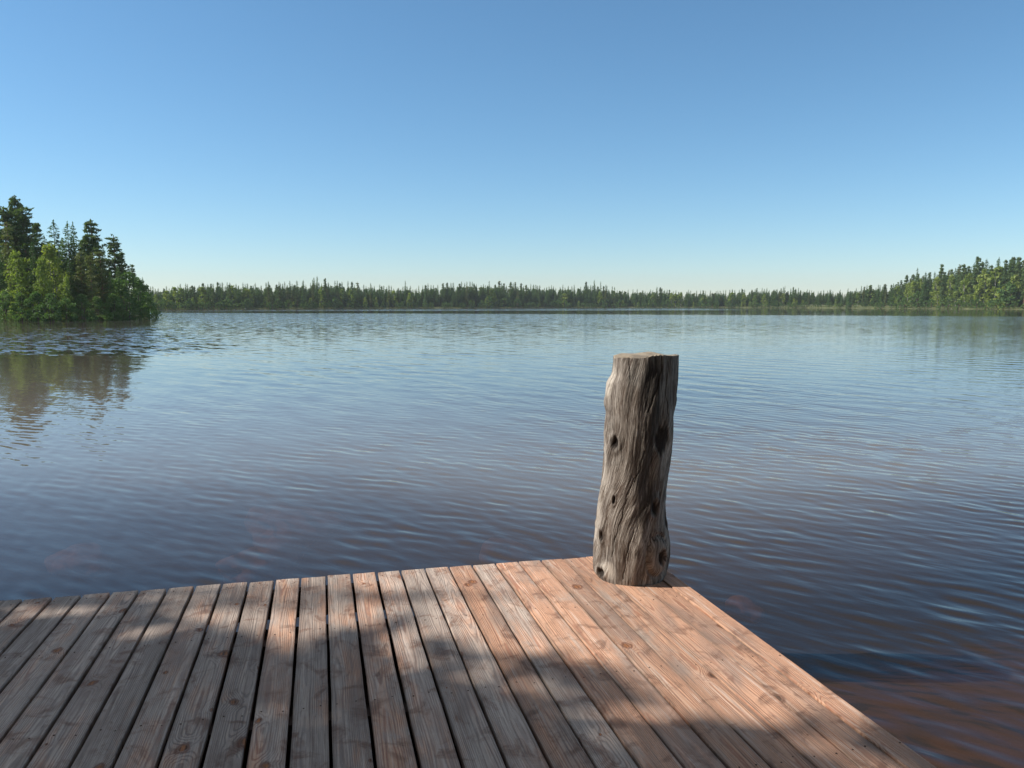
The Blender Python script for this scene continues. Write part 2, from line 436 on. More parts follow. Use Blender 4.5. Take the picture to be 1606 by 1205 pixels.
def lake_sdf(X, Y):
    """Signed distance to the shoreline, positive on land."""
    P = np.stack([X.ravel(), Y.ravel()], -1)
    best = np.full(len(P), 1e9)
    inside = np.zeros(len(P), bool)
    n = len(LP)
    for i in range(n):
        a = LP[i]; b = LP[(i + 1) % n]
        ab = b - a
        t = np.clip(((P - a) @ ab) / (ab @ ab), 0, 1)
        d = np.hypot(*(P - (a + t[:, None] * ab)).T)
        best = np.minimum(best, d)
        cond = (a[1] > P[:, 1]) != (b[1] > P[:, 1])
        with np.errstate(divide='ignore', invalid='ignore'):
            xi = (b[0] - a[0]) * (P[:, 1] - a[1]) / (b[1] - a[1]) + a[0]
        inside ^= cond & (P[:, 0] < xi)
    return np.where(inside, -best, best).reshape(X.shape)

def wob(X, Y, s, seed):
    r = np.random.default_rng(seed)
    out = np.zeros_like(X)
    for k in range(7):
        a = r.uniform(0, 2 * np.pi); f = s * 2 ** (r.uniform(-0.7, 0.9)); p = r.uniform(0, 6.28)
        out += np.sin((X * np.cos(a) + Y * np.sin(a)) * f * 2 * np.pi + p)
    return out / 3.2

def ground_z(X, Y):
    d = lake_sdf(X, Y)
    d = d + wob(X, Y, 1 / 14.0, 5) * np.clip(np.hypot(X, Y) / 120, 0, 1) * 1.2
    land = 0.05 + 0.5 * (1 - np.exp(-np.clip(d, 0, None) / 4.0)) + 0.02 * np.clip(d, 0, 120)
    hill = 7.0 * np.exp(-(((X - 330) / 120) ** 2 + ((Y - 480) / 150) ** 2))
    land = land + (hill * 1.0 + wob(X, Y, 1 / 40.0, 3) * 0.3) * np.clip(d / 25, 0, 1)
    dd = np.clip(-d, 0, None)
    drop = np.clip((Y - 0.12 * X - 3.6) / 10.0, 0, 1) * np.clip(dd / 4, 0, 1)      # a shallow shelf round the dock, then deeper
    bed = -0.02 - 0.75 * (1 - np.exp(-dd / 3.0)) - 1.8 * drop ** 2 * (3 - 2 * drop) - np.clip(dd - 8, 0, 14) * 0.15 + wob(X, Y, 1 / 3.0, 8) * 0.05 * np.clip(dd / 3, 0, 1)
    return np.where(d > 0, land, bed)

def axis(n, far, k):
    t = np.linspace(-1, 1, n)
    return np.sinh(t * k) / np.sinh(k) * far

gx = axis(420, 1500, 5.4); gy = axis(440, 1500, 5.4) + 60
GX, GY = np.meshgrid(gx, gy, indexing='ij')
GZ = ground_z(GX, GY)
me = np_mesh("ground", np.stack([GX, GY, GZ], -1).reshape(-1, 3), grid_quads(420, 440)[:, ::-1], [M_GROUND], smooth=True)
tag(obj("ground", me), kind="structure")

def gz1(x, y):
    return float(ground_z(np.array([[x]]), np.array([[y]]))[0, 0])

def build_water():
    rng = np.random.default_rng(11)
    ys = [0.8]
    while ys[-1] < 74:
        y = ys[-1]
        ys.append(y + max(0.009, 0.0085 * (y / 4.0) ** 1.3))
    ys = np.array(ys)
    nx = 1000
    sgrid = np.linspace(-1, 1, nx)
    Y = np.repeat(ys[:, None], nx, 1)
    X = sgrid[None, :] * (Y + 4.0) * 0.72
    dx = (Y + 4.0) * 0.72 * 2 / nx
    dy = np.gradient(ys)[:, None]
    Z = np.zeros_like(X)
    # slow patches of stronger / weaker ripples
    patch = 0.62 + 0.25 * wob(X, Y, 1 / 9.0, 21) + 0.18 * wob(X, Y, 1 / 3.5, 22)
    bayx = X + 0.42 * Y
    sheltered = 1 / (1 + np.exp((bayx - 1.0) / 2.2))            # left of the dock the water lies calmer
    amp = np.clip(patch, 0.25, 1.2) * (1 - 0.55 * sheltered)
    comps = []
    for i in range(56):
        lam = np.exp(rng.normal(np.log(0.21), 0.45))
        th = math.radians(50) + rng.normal(0, 0.30)
        slope = 0.018 * np.exp(-(np.log(lam / 0.21) / 0.65) ** 2) + 0.002
        comps.append((lam, th, slope, rng.uniform(0, 6.28)))
    for i in range(16):                                          # longer wavelets that carry farther out
        lam = rng.uniform(0.5, 1.3)
        comps.append((lam, math.radians(52) + rng.normal(0, 0.35), rng.uniform(0.006, 0.011), rng.uniform(0, 6.28)))
    for i in range(14):                                          # faint cross ripples
        comps.append((rng.uniform(0.18, 0.5), math.radians(50) + rng.normal(0, 1.1), 0.005, rng.uniform(0, 6.28)))
    for lam, th, slope, ph in comps:
        k = 2 * math.pi / lam
        kx, ky = k * math.cos(th), k * math.sin(th)
        step = np.abs(kx) * dx + np.abs(ky) * dy                 # phase advance per cell
        fade = np.clip((2.0 - step) / 1.0, 0, 1)
        ph_w = ph + 0.8 * np.sin(X * 0.35 + Y * 0.22 + ph) 
        Z += fade * (slope / k) * np.sin(kx * X + ky * Y + ph_w)
    edge = np.clip((1 - np.abs(sgrid)) / 0.06, 0, 1)[None, :] * np.clip((72 - Y) / 12, 0, 1) * np.clip((Y - 0.8) / 0.6, 0, 1)
    Z *= 0.9 * amp * edge
    V = np.stack([X, Y, Z], -1).reshape(-1, 3)
    Q = grid_quads(len(ys), nx)
    # flat remainder of the lake, joined at the four corners of the fine patch
    n0 = len(V); ny = len(ys)
    c = [0, nx - 1, ny * nx - 1, (ny - 1) * nx]
    B = 1450.0
    V = np.vstack([V, [(-B, -60, 0), (B, -60, 0), (B, B, 0), (-B, B, 0)]])
    o = [n0, n0 + 1, n0 + 2, n0 + 3]
    extra = [[o[0], o[1], c[1], c[0]], [o[1], o[2], c[2], c[1]], [o[2], o[3], c[3], c[2]], [o[3], o[0], c[0], c[3]]]
    Q = np.vstack([Q, extra])
    me = np_mesh("water", V, Q, [M_WATER], smooth=True)
    dp = np.clip(-ground_z(V[:, 0][None], V[:, 1][None])[0], 0, 9); dp[-4:] = 3.0
    a = me.attributes.new("depth", 'FLOAT', 'POINT'); a.data.foreach_set("value", dp.astype(np.float32))
    tag(obj("water", me), kind="structure")
build_water()

# ------------------------------------------------------------------ the dock
DU = ray(501, 495); DU /= np.linalg.norm(DU)                     # along the planks, away from the camera
DN = np.array([-0.00198498, 0.01260943, 0.99991853])
DV = np.cross(DU, DN); DV /= np.linalg.norm(DV)                  # across the planks, to the right
CORNER = np.array([0.82591303, 4.88244654, CAM_Z - 1.55])        # far right corner of the deck

def deck_pt(u, v, w):
    return CORNER + u[..., None] * DU + v[..., None] * DV + w[..., None] * DN

def box_arrays(u0, u1, v0, v1, w0, w1):
    U = np.array([u0, u1, u1, u0, u0, u1, u1, u0]); Vv = np.array([v0, v0, v1, v1, v0, v0, v1, v1])
    W = np.array([w0, w0, w0, w0, w1, w1, w1, w1])
    Q = np.array([[0, 3, 2, 1], [4, 5, 6, 7], [0, 1, 5, 4], [1, 2, 6, 5], [2, 3, 7, 6], [3, 0, 4, 7]])[:, ::-1]
    return deck_pt(U, Vv, W), Q

def build_dock():
    root = empty("wooden_dock", tuple(CORNER))
    tag(root, "weathered wooden dock of red stained planks reaching out over the lake", "dock")
    inv = -CORNER
    rng = np.random.default_rng(4)
    th = 0.034
    edges = [0.0, -0.101, -0.2425]
    while edges[-1] > -5.2: edges.append(edges[-1] - 0.1416)
    VV, QQ, GR, PL, ST, MI = [], [], [], [], [], []
    n0 = 0
    # cross section, counter clockwise seen from the far end
    for k in range(len(edges) - 1):
        gap = (0.0035 if k < 4 else 0.0075 if k < 7 else 0.0115 if k < 11 else 0.0145) * rng.uniform(0.8, 1.2)
        va, vb = edges[k + 1] + gap / 2, edges[k] - gap / 2
        if k == 0: vb = edges[0]
        w = vb - va; mid = (va + vb) / 2
        far = 0.004 + 0.004 * min(k, 4) / 4 + rng.uniform(-0.007, 0.007) + (0.008 if k > 8 else 0)
        us = np.concatenate([[far], [far - 0.003], np.linspace(far - 0.02, -6.6, 90)])
        b = 0.0035
        cs = [(-w/2 + 0.001, -th), (-w/2, -th * .5), (-w/2, -b), (-w/2 + b * .35, -b * .35), (-w/2 + b, 0.0)]
        cs += [(x, 0.0) for x in np.linspace(-w/2 + 0.02, w/2 - 0.02, 6)]
        cs += [(w/2 - b, 0.0), (w/2 - b * .35, -b * .35), (w/2, -b), (w/2, -th * .5), (w/2 - 0.001, -th)]
        cs = np.array(cs); m = len(cs)
        cup = rng.uniform(-0.0012, 0.0016); tw = rng.uniform(-0.0012, 0.0012); off = rng.uniform(-0.0018, 0.0018)
        U = np.repeat(us[:, None], m, 1)
        wavy = 0.0009 * np.sin(us * 5.1 + rng.uniform(0, 6))[:, None] + 0.0006 * np.sin(us * 13 + rng.uniform(0, 6))[:, None]
        side = np.sign(cs[:, 0])[None, :] * (np.abs(cs[:, 0]) > w/2 - 0.006)[None, :]
        Vv = mid + cs[:, 0][None, :] + side * wavy
        Wv = cs[:, 1][None, :] + cup * ((cs[:, 0] / (w/2)) ** 2)[None, :] + tw * (cs[:, 0] / (w/2))[None, :] + off + 0 * U
        Wv = Wv + (rng.normal(0, 0.0004, U.shape) * (cs[:, 1] > -0.001)[None, :])
        Wv[0, 2:-2] -= 0.003                                      # worn end edge
        P = deck_pt(U, Vv + 0 * U, Wv) + inv
        q = grid_quads(len(us), m)
        cap0 = np.stack([np.full(m - 2, 0), np.arange(1, m - 1), np.arange(2, m), np.arange(2, m)], -1)
        VV.append(P.reshape(-1, 3)); QQ.append(q + n0)
        pid = rng.uniform(0, 1)
        keep = 0.43 + rng.uniform(-0.13, 0.13) + (0.22 if k < 7 else 0.07 if k < 10 else -0.03 if k < 17 else -0.13) + (0.08 if k < 5 else 0)
        uu = U + 0 * Vv; vl = (Vv - mid) + 0 * U
        GR.append(np.stack([uu, vl], -1).reshape(-1, 2)); PL.append(np.full(P.shape[0] * P.shape[1], pid)); ST.append(np.full(P.shape[0] * P.shape[1], keep))
        MI.append(np.zeros(len(q), int))
        n0 += P.shape[0] * P.shape[1]
        # far end face: a strip of quads between top and bottom of the first ring
        first = np.arange(m) + (n0 - len(us) * m)
        half = m // 2
        cap = np.array([[first[i], first[i + 1], first[m - 2 - i], first[m - 1 - i]] for i in range(half - 1)])
        QQ.append(cap[:, ::-1]); MI.append(np.zeros(len(cap), int))
        # nail heads over the joists
        for uj in (-0.055, -0.78, -1.55, -2.3):
            for sv in (-0.034, 0.034):
                if w < 0.11 and sv < 0: continue
                cu, cv = uj + rng.uniform(-0.014, 0.014), mid + sv + rng.uniform(-0.01, 0.01)
                ang = np.arange(8) / 8 * 2 * np.pi
                rad = 0.0036
                ring1 = deck_pt(cu + rad * np.cos(ang), cv + rad * np.sin(ang), np.full(8, off - 0.001)) + inv
                ring2 = deck_pt(cu + rad * .85 * np.cos(ang), cv + rad * .85 * np.sin(ang), np.full(8, off + 0.0016)) + inv
                VV.append(np.vstack([ring1, ring2]))
                q1 = np.array([[i, (i + 1) % 8, 8 + (i + 1) % 8, 8 + i] for i in range(8)] + [[8, 9, 10, 11], [8, 11, 12, 15], [12, 13, 14, 15]])
                QQ.append(q1 + n0); MI.append(np.ones(len(q1), int))
                GR.append(np.zeros((16, 2))); PL.append(np.zeros(16)); ST.append(np.zeros(16))
                n0 += 16
    V = np.vstack(VV); Q = np.vstack(QQ)
    me = np_mesh("decking", V, Q, [M_DECK, M_NAIL], np.concatenate(MI), smooth=False)
    ga = me.attributes.new("grain", 'FLOAT_VECTOR', 'POINT')
    g2 = np.vstack(GR); ga.data.foreach_set("vector", np.column_stack([g2, np.zeros(len(g2))]).astype(np.float32).ravel())
    a = me.attributes.new("plank", 'FLOAT', 'POINT'); a.data.foreach_set("value", np.concatenate(PL).astype(np.float32))
    a = me.attributes.new("stain", 'FLOAT', 'POINT'); a.data.foreach_set("value", np.concatenate(ST).astype(np.float32))
    obj("decking", me, root)
    def beam(name, *a):
        P, Q = box_arrays(*a)
        obj(name, np_mesh(name, P + inv, Q, [M_DWOOD]), root)
    for uj in (-0.09, -0.82, -1.59, -2.34, -3.4, -4.5, -5.6):
        beam("joist", uj, uj + 0.07, -5.1, -0.06, -0.19, -0.041)
    beam("gap_blackout", -6.3, -0.2, -4.9, -0.2, -0.5, -0.2)  # added unseen dark box that keeps the gaps between boards black
    beam("side_beam", -6.5, 0.0 - 0.02, -0.055, -0.012, -0.19, -0.041)
    for (uu, vv) in ((-0.25, -0.3), (-0.25, -2.6), (-0.25, -4.9), (-3.0, -0.3), (-3.0, -2.6), (-3.0, -4.9)):
        base = CORNER + uu * DU + vv * DV
        n = 14; ang = np.arange(n) / n * 2 * np.pi
        zb = gz1(base[0], base[1]) - 0.4; zt = base[2] - 0.195
        lo = np.column_stack([base[0] + .085 * np.cos(ang), base[1] + .085 * np.sin(ang), np.full(n, zb)])
        hi = np.column_stack([base[0] + .08 * np.cos(ang), base[1] + .08 * np.sin(ang), np.full(n, zt)])
        obj("pile", np_mesh("pile", np.vstack([lo, hi]) + inv, np.array([[i, (i + 1) % n, n + (i + 1) % n, n + i] for i in range(n)]), [M_DWOOD], smooth=True), root)
build_dock()

# ------------------------------------------------------------------ the log post
def build_post():
    c0 = np.array([0.688, 4.452])                     # centre of the foot
    zb = CORNER[2] + 0.0005 - (DN[0] * (c0[0] - CORNER[0]) + DN[1] * (c0[1] - CORNER[1])) / DN[2]
    Ht = 1.262
    # silhouettes read off the photo: height fraction, left x, right x (metres from the foot's centre)
    prof = [(0.0, -0.195, 0.182), (0.02, -0.214, 0.196), (0.06, -0.218, 0.205), (0.10, -0.215, 0.212), (0.15, -0.212, 0.212), (0.19, -0.209, 0.205),
            (0.24, -0.206, 0.190), (0.30, -0.197, 0.186), (0.38, -0.180, 0.193), (0.46, -0.168, 0.201), (0.54, -0.166, 0.210), (0.62, -0.166, 0.221),
            (0.70, -0.158, 0.229), (0.745, -0.150, 0.233), (0.78, -0.160, 0.237), (0.84, -0.151, 0.240), (0.885, -0.142, 0.245), (0.92, -0.114, 0.247), (0.96, -0.111, 0.249), (1.0, -0.110, 0.250)]
    pf = np.array(prof)
    pf[:, 1:] -= 0.011 * pf[:, :1]
    nz, na = 420, 384
    zf = np.linspace(0, 1, nz)
    L = np.interp(zf, pf[:, 0], pf[:, 1]); Rr = np.interp(zf, pf[:, 0], pf[:, 2])
    k = np.hanning(15); k /= k.sum()
    L = np.convolve(np.pad(L, 7, mode='edge'), k, 'valid'); Rr = np.convolve(np.pad(Rr, 7, mode='edge'), k, 'valid')
    kk = np.hanning(151); kk /= kk.sum()
    Ls = np.convolve(np.pad(L, 75, mode='edge'), kk, 'valid'); Rs = np.convolve(np.pad(Rr, 75, mode='edge'), kk, 'valid')
    cx = (Ls + Rs) / 2; rad = (Rs - Ls) / 2
    ang = np.arange(na) / na * 2 * np.pi             # 0 = towards the camera (-Y), +90 deg = right
    A, Zf = np.meshgrid(ang, zf)
    A = np.where(A > np.pi, A - 2 * np.pi, A)
    S = A * 0.2                                       # arc length, Z height in metres
    Zm = Zf * Ht
    RAD = np.repeat(rad[:, None], na, 1)
    dark = np.zeros_like(S); pale = np.zeros_like(S); disp = np.zeros_like(S)
    fs = S - 0.13 * Zm + 0.022 * np.sin(Zm * 5.0 + 1.0) + 0.012 * np.sin(Zm * 9 + S * 14)   # grain flow with a slow twist
    ft = Zm.copy()
    rng = np.random.default_rng(3)
    def sfx(x, z):                                   # visible offset (m from axis) -> arc position
        r = np.interp(z, zf, rad); c = np.interp(z, zf, cx)
        return math.asin(max(-0.98, min(0.98, (x - c) / r))) * 0.2
    # flutes
    for i in range(26):
        f = rng.uniform(3, 16); ph = rng.uniform(0, 6.28)
        disp += 0.0014 / (1 + f * 0.10) * np.sin(f * (A - 0.65 * Zm) + ph + 1.3 * np.sin(Zm * rng.uniform(2, 6) + ph))
    for i in range(16):
        fz = rng.uniform(6, 24); fa = rng.integers(1, 9); ph = rng.uniform(0, 6.28)
        disp += 0.0011 * np.sin(fz * Zm + fa * A + ph)
    # knots: x offset, height fraction, half width, half height, kind
    knots = [(-0.120, 0.625, 0.026, 0.038, 'pit'), (0.130, 0.645, 0.046, 0.080, 'scar'), (0.095, 0.345, 0.028, 0.045, 'pit'),
             (-0.125, 0.375, 0.012, 0.026, 'pit'), (-0.185, 0.205, 0.014, 0.034, 'pit'), (0.125, 0.125, 0.070, 0.105, 'burl'),
             (-0.185, 0.035, 0.026, 0.03, 'pit'), (0.19, 0.27, 0.02, 0.06, 'scar'), (-0.155, 0.83, 0.02, 0.04, 'bump')]
    jag = 0.25 * np.sin(A * 31 + Zm * 60) + 0.2 * np.sin(A * 57 - Zm * 90 + 1)
    for x, z, a_, b_, kind in knots:
        s0 = sfx(x, z)
        ds = S - s0; dz = Zm - z * Ht
        d = np.sqrt((ds / a_) ** 2 + (dz / b_) ** 2)
        push = np.exp(-(d / 1.9) ** 2)
        fs += np.sign(ds) * push * a_ * 0.9 * np.tanh(np.abs(ds) / (a_ * 0.5))
        dj = d * (1 + jag * 0.6)
        if kind == 'pit':
            disp += 0.010 * np.exp(-((d - 1.25) / 0.5) ** 2) - 0.012 * np.exp(-(dj / 0.75) ** 4)
            dark = np.maximum(dark, np.clip(1.35 - dj, 0, 1) * 1.3)
        elif kind == 'scar':
            disp += 0.004 * np.exp(-((d - 1.2) / 0.4) ** 2) - 0.007 * np.exp(-(dj / 0.9) ** 4)
            dark = np.maximum(dark, np.clip((1.25 - dj) * 2.0, 0, 1))
        elif kind == 'burl':
            disp += 0.017 * np.exp(-(d / 0.85) ** 4) - 0.013 * np.exp(-((d - 1.12) / 0.16) ** 2)
            dk = np.sqrt(((ds - 0.012) / 0.022) ** 2 + ((dz + 0.005) / 0.04) ** 2) * (1 + jag * 0.5)
            disp -= 0.028 * np.exp(-(dk / 0.9) ** 4)
            dark = np.maximum(dark, np.clip(1.4 - dk, 0, 1) * 1.4)
            dark = np.maximum(dark, np.clip(1 - np.abs(dj - 1.1) / 0.16, 0, 1) * np.clip(0.65 + 0.6 * np.sin(np.arctan2(dz, ds) + 0.4), 0.15, 1))
            fs += 0.02 * np.exp(-(d) ** 2) * np.sin(d * 6)
        else:
            disp += 0.010 * np.exp(-d ** 2)
    # long drying cracks
    def crack(pts, wdt, depth):
        nonlocal disp, dark
        p = np.array(pts)
        zc = p[:, 1]; o = np.argsort(zc)
        ss = np.array([sfx(a, b) for a, b in pts])
        xs = np.interp(Zf, zc[o], ss[o], left=9, right=9) + 0.0025 * np.sin(Zm * 70)
        d = np.abs(S - xs)
        disp -= depth * np.exp(-(d / wdt) ** 2)
        dark = np.maximum(dark, np.clip(1.4 - d / wdt, 0, 1) * 0.9)
    crack([(0.118, 1.0), (0.115, 0.95), (0.09, 0.86), (0.06, 0.80), (0.045, 0.765)], 0.0028, 0.010)
    crack([(-0.055, 1.0), (-0.052, 0.94), (-0.045, 0.90)], 0.003, 0.008)
    crack([(-0.02, 0.48), (-0.06, 0.40), (-0.085, 0.30), (-0.115, 0.22), (-0.135, 0.12)], 0.0022, 0.006)
    crack([(-0.02, 0.25), (-0.06, 0.15), (-0.075, 0.03)], 0.0022, 0.006)
    crack([(0.16, 0.98), (0.15, 0.85), (0.165, 0.72)], 0.003, 0.005)
    crack([(0.03, 0.60), (0.01, 0.52), (-0.02, 0.46)], 0.003, 0.005)
    # stains: a dark run down the middle, a black patch at the top; and shade painted at right
    def blob(x, z, a_, b_, v, sl=0.0):
        nonlocal dark
        ds = S - sfx(x, z); dz = Zm - z * Ht
        d = np.sqrt(((ds - sl * dz) / a_) ** 2 + (dz / b_) ** 2) + 0.22 * np.sin(S * 160 + Zm * 12) * np.sin(Zm * 23 + S * 40) + 0.15 * np.sin(S * 330 + Zm * 31)
        dark = np.maximum(dark, np.clip((1.15 - d) * 2.2, 0, 1) * v)
    blob(0.055, 0.88, 0.062, 0.15, 0.93, 0.05)
    blob(0.075, 0.72, 0.05, 0.16, 0.79, 0.1)
    blob(0.035, 0.52, 0.045, 0.20, 0.72, 0.12)
    blob(0.05, 0.36, 0.05, 0.13, 0.79, 0.15)
    blob(0.20, 0.80, 0.03, 0.2, 0.25)  # shade of the post's right side put into the colour
    blob(0.03, 0.30, 0.03, 0.06, 0.5)
    # paler strips on the left edge and low on the left
    def bl(x, z, a_, b_, v):
        nonlocal pale
        ds = S - sfx(x, z); dz = Zm - z * Ht
        pale = np.maximum(pale, np.clip((1.2 - np.sqrt((ds / a_) ** 2 + (dz / b_) ** 2)) * 1.6, 0, 1) * v)
    bl(-0.16, 0.06, 0.05, 0.05, 0.8); bl(-0.148, 0.88, 0.05, 0.11, 0.9); bl(-0.2, 0.26, 0.045, 0.16, 0.6); bl(-0.17, 0.5, 0.04, 0.2, 0.5)
    bl(0.015, 0.19, 0.014, 0.05, 0.55); bl(0.16, 0.58, 0.05, 0.2, 0.3)
    disp *= np.clip(Zf / 0.03, 0.3, 1)
    sx = np.sin(A)
    RADd = RAD + disp * 0.85 + (Ls - L)[:, None] * np.clip(-sx, 0, 1) ** 3 + (Rr - Rs)[:, None] * np.clip(sx, 0, 1) ** 3
    ridge = np.zeros_like(S)                          # fine raised grain that follows the flow
    for i in range(30):
        f = rng.uniform(60, 330); ph = rng.uniform(0, 6.28)
        ridge += (1 - np.abs(np.sin(fs * f + ph + 2.2 * np.sin(ft * rng.uniform(3, 11) + ph * 3)))) ** 3 / f ** 0.5
    RADd += 0.0044 * (ridge - ridge.mean())
    # tattered bark flakes along the flanks
    fl = np.clip(np.sin(Zm * 41 + 2 * np.sin(Zm * 17)) * np.sin(Zm * 13 + 1) - 0.2, 0, 1)
    RADd += 0.006 * fl * np.exp(-((np.abs(A) - 1.6) / 0.22) ** 2)
    dark = np.maximum(dark, 0.8 * fl * np.exp(-((A - 1.65) / 0.25) ** 2))
    X = cx[:, None] + RADd * np.sin(A); Yv = -RADd * np.cos(A) * 0.97
    topz = 0.006 * np.sin(ang * 2 + 1) + 0.004 * np.sin(ang * 5) + 0.006 * np.sin(ang)   # the saw cut is not level
    Zv = Zm + (topz[None, :] * Zf ** 30) + 0.0015 * np.sin(A * 19) * (1 - Zf) ** 30
    V = np.stack([X, Yv, Zv], -1).reshape(-1, 3)
    Q = grid_quads(nz, na, True)
    mi = np.zeros(len(Q), int)
    # rounded lip and sawn top
    n0 = len(V); top = V[(nz - 1) * na:]
    ctr = np.array([cx[-1], 0, Ht])
    rings = []
    for f, dz in ((0.985, 0.003), (0.9, 0.002), (0.6, -0.002), (0.3, 0.001), (0.02, 0.0)):
        r = ctr + (top - ctr) * f; r[:, 2] = top[:, 2] * (f > 0.3) + (f <= 0.3) * Ht + dz + 0.002 * np.sin(ang * 7 + f * 20) * f
        rings.append(r)
    V = np.vstack([V] + rings)
    prev = (nz - 1) * na
    j = np.arange(na); j2 = (j + 1) % na
    for i in range(len(rings)):
        cur = n0 + i * na
        Q = np.vstack([Q, np.stack([prev + j, prev + j2, cur + j2, cur + j], -1)])
        mi = np.concatenate([mi, np.ones(na, int)])
        prev = cur
    me = np_mesh("log_post", V, Q, [M_POST, M_END], mi, smooth=True)
    nv = len(V); pad = nv - S.size
    def at_(name, arr):
        a = me.attributes.new(name, 'FLOAT', 'POINT'); a.data.foreach_set("value", np.concatenate([arr.ravel(), np.zeros(pad)]).astype(np.float32))
    at_("stain", np.clip(dark, 0, 1)); at_("pale_strips", np.clip(pale, 0, 1))
    fa = me.attributes.new("flow", 'FLOAT_VECTOR', 'POINT')
    fl3 = np.zeros((nv, 3)); fl3[:S.size, 0] = fs.ravel(); fl3[:S.size, 1] = ft.ravel()
    fa.data.foreach_set("vector", fl3.astype(np.float32).ravel())
    o = obj("log_post", me)
    o.location = (c0[0], c0[1], zb)
    tag(o, "thick grey barkless log post with dark knots standing on the dock corner", "post")
build_post()

# ------------------------------------------------------------------ trees
def sprays(C, D, size, rng, flat=0.5, aspect=0.55):
    """One quad per spray: centres C, axes D, half length size."""
    n = len(C)
    D = D / (np.linalg.norm(D, axis=1, keepdims=True) + 1e-9)
    up = np.tile([0, 0, 1.0], (n, 1)) + rng.normal(0, flat, (n, 3))
    B = np.cross(D, up); B /= (np.linalg.norm(B, axis=1, keepdims=True) + 1e-9)
    s = size[:, None]
    a = C - D * s; b = C + B * s * aspect; c = C + D * s; d = C - B * s * aspect
    V = np.stack([a, b, c, d], 1).reshape(-1, 3)
    Q = np.arange(n * 4).reshape(-1, 4)
    return V, Q

def tube(path, radii, n=7):
    path = np.asarray(path, float); radii = np.asarray(radii, float)
    ang = np.arange(n) / n * 2 * np.pi
    rings = []
    for i in range(len(path)):
        t = path[min(i + 1, len(path) - 1)] - path[max(i - 1, 0)]
        t /= np.linalg.norm(t) + 1e-9
        ref = np.array([1.0, 0, 0]) if abs(t[0]) < 0.8 else np.array([0, 1.0, 0])
        e1 = np.cross(t, ref); e1 /= np.linalg.norm(e1); e2 = np.cross(t, e1)
        rings.append(path[i] + radii[i] * (np.cos(ang)[:, None] * e1 + np.sin(ang)[:, None] * e2))
    return np.vstack(rings), grid_quads(len(path), n, True)

def merge(parts):
    VV, QQ, n = [], [], 0
    for V, Q in parts:
        VV.append(V); QQ.append(Q + n); n += len(V)
    return np.vstack(VV), np.vstack(QQ)

def trunk_path(h, rng, bend=0.012):
    z = np.linspace(0, 1, 9)
    x = np.cumsum(rng.normal(0, bend, 9)) * h * 0.3; y = np.cumsum(rng.normal(0, bend, 9)) * h * 0.3
    x -= x[0]; y -= y[0]
    return np.column_stack([x, y, z * h])

def spruce(seed, h=16.0, rad=2.1, base=0.05, density=1.0, size=0.42, pw=0.66):
    rng = np.random.default_rng(seed)
    tp = trunk_path(h, rng, 0.004)
    tr = [tube(tp, np.linspace(h * 0.011, 0.02, 9))]
    C, D, S = [], [], []
    z = base * h
    while z < h * 0.985:
        t = (z - base * h) / (h * (1 - base))
        Rm = 1.1 * rad * ((1 - t) ** pw) * (0.88 + 0.12 * math.sin(z * 2.2)) + 0.10
        if t < 0.12: Rm *= 0.7 + 2.5 * t
        nb = int(rng.integers(6, 9) if t < 0.8 else 6)
        a0 = rng.uniform(0, 6.28)
        for k in range(nb):
            a = a0 + k * 6.283 / nb + rng.normal(0, 0.25)
            ln = Rm * rng.uniform(0.55, 1.12)
            if rng.random() < 0.06: continue
            m = max(4, int(ln * 7.5 * density))
            f = rng.uniform(0.12, 1.0, m) ** 0.7
            zz = z + rng.normal(0, 0.08) - 0.30 * ln * f + 0.16 * ln * f ** 3 + rng.normal(0, 0.07, m) - rng.uniform(0, 0.18, m) * f
            sp = rng.normal(0, 0.14, m) * ln * f
            px = np.interp(z / h, tp[:, 2] / h, tp[:, 0]); py = np.interp(z / h, tp[:, 2] / h, tp[:, 1])
            C.append(np.column_stack([px + ln * f * math.cos(a) - sp * math.sin(a), py + ln * f * math.sin(a) + sp * math.cos(a), zz]))
            d = np.column_stack([np.full(m, math.cos(a)), np.full(m, math.sin(a)), -0.25 + 0.3 * f]) + rng.normal(0, 0.38, (m, 3))
            D.append(d); S.append(size * (0.45 + 0.55 * (1 - t)) * rng.uniform(0.6, 1.15, m))
        z += (0.30 + 0.16 * (1 - t)) * rng.uniform(0.85, 1.2) / density ** 0.5
    C.append(np.column_stack([np.full(4, tp[-1, 0]), np.full(4, tp[-1, 1]), h - np.array([0.0, .2, .4, .6])])); D.append(np.tile([0, 0, 1.0], (4, 1)) + rng.normal(0, .1, (4, 3))); S.append(np.full(4, 0.28))
    cr = sprays(np.vstack(C), np.vstack(D), np.concatenate(S), rng, 0.55, 0.42)
    return merge(tr), cr

def clumps(centres, radii, per, size, rng, flat=0.55, aspect=0.6, orient=0.9):
    C, D, S = [], [], []
    for c, r in zip(centres, radii):
        m = max(6, int(per * r * r))
        p = rng.normal(0, 1, (m, 3)); p /= np.linalg.norm(p, axis=1, keepdims=True)
        p *= (rng.uniform(0.15, 1.0, m) ** 0.45)[:, None]
        q = p * r * np.array([1, 1, flat])
        C.append(np.asarray(c) + q); D.append(p * orient + rng.normal(0, 0.6, (m, 3)))
        S.append(size * rng.uniform(0.6, 1.25, m))
    return sprays(np.vstack(C), np.vstack(D), np.concatenate(S), rng, 0.9, aspect)

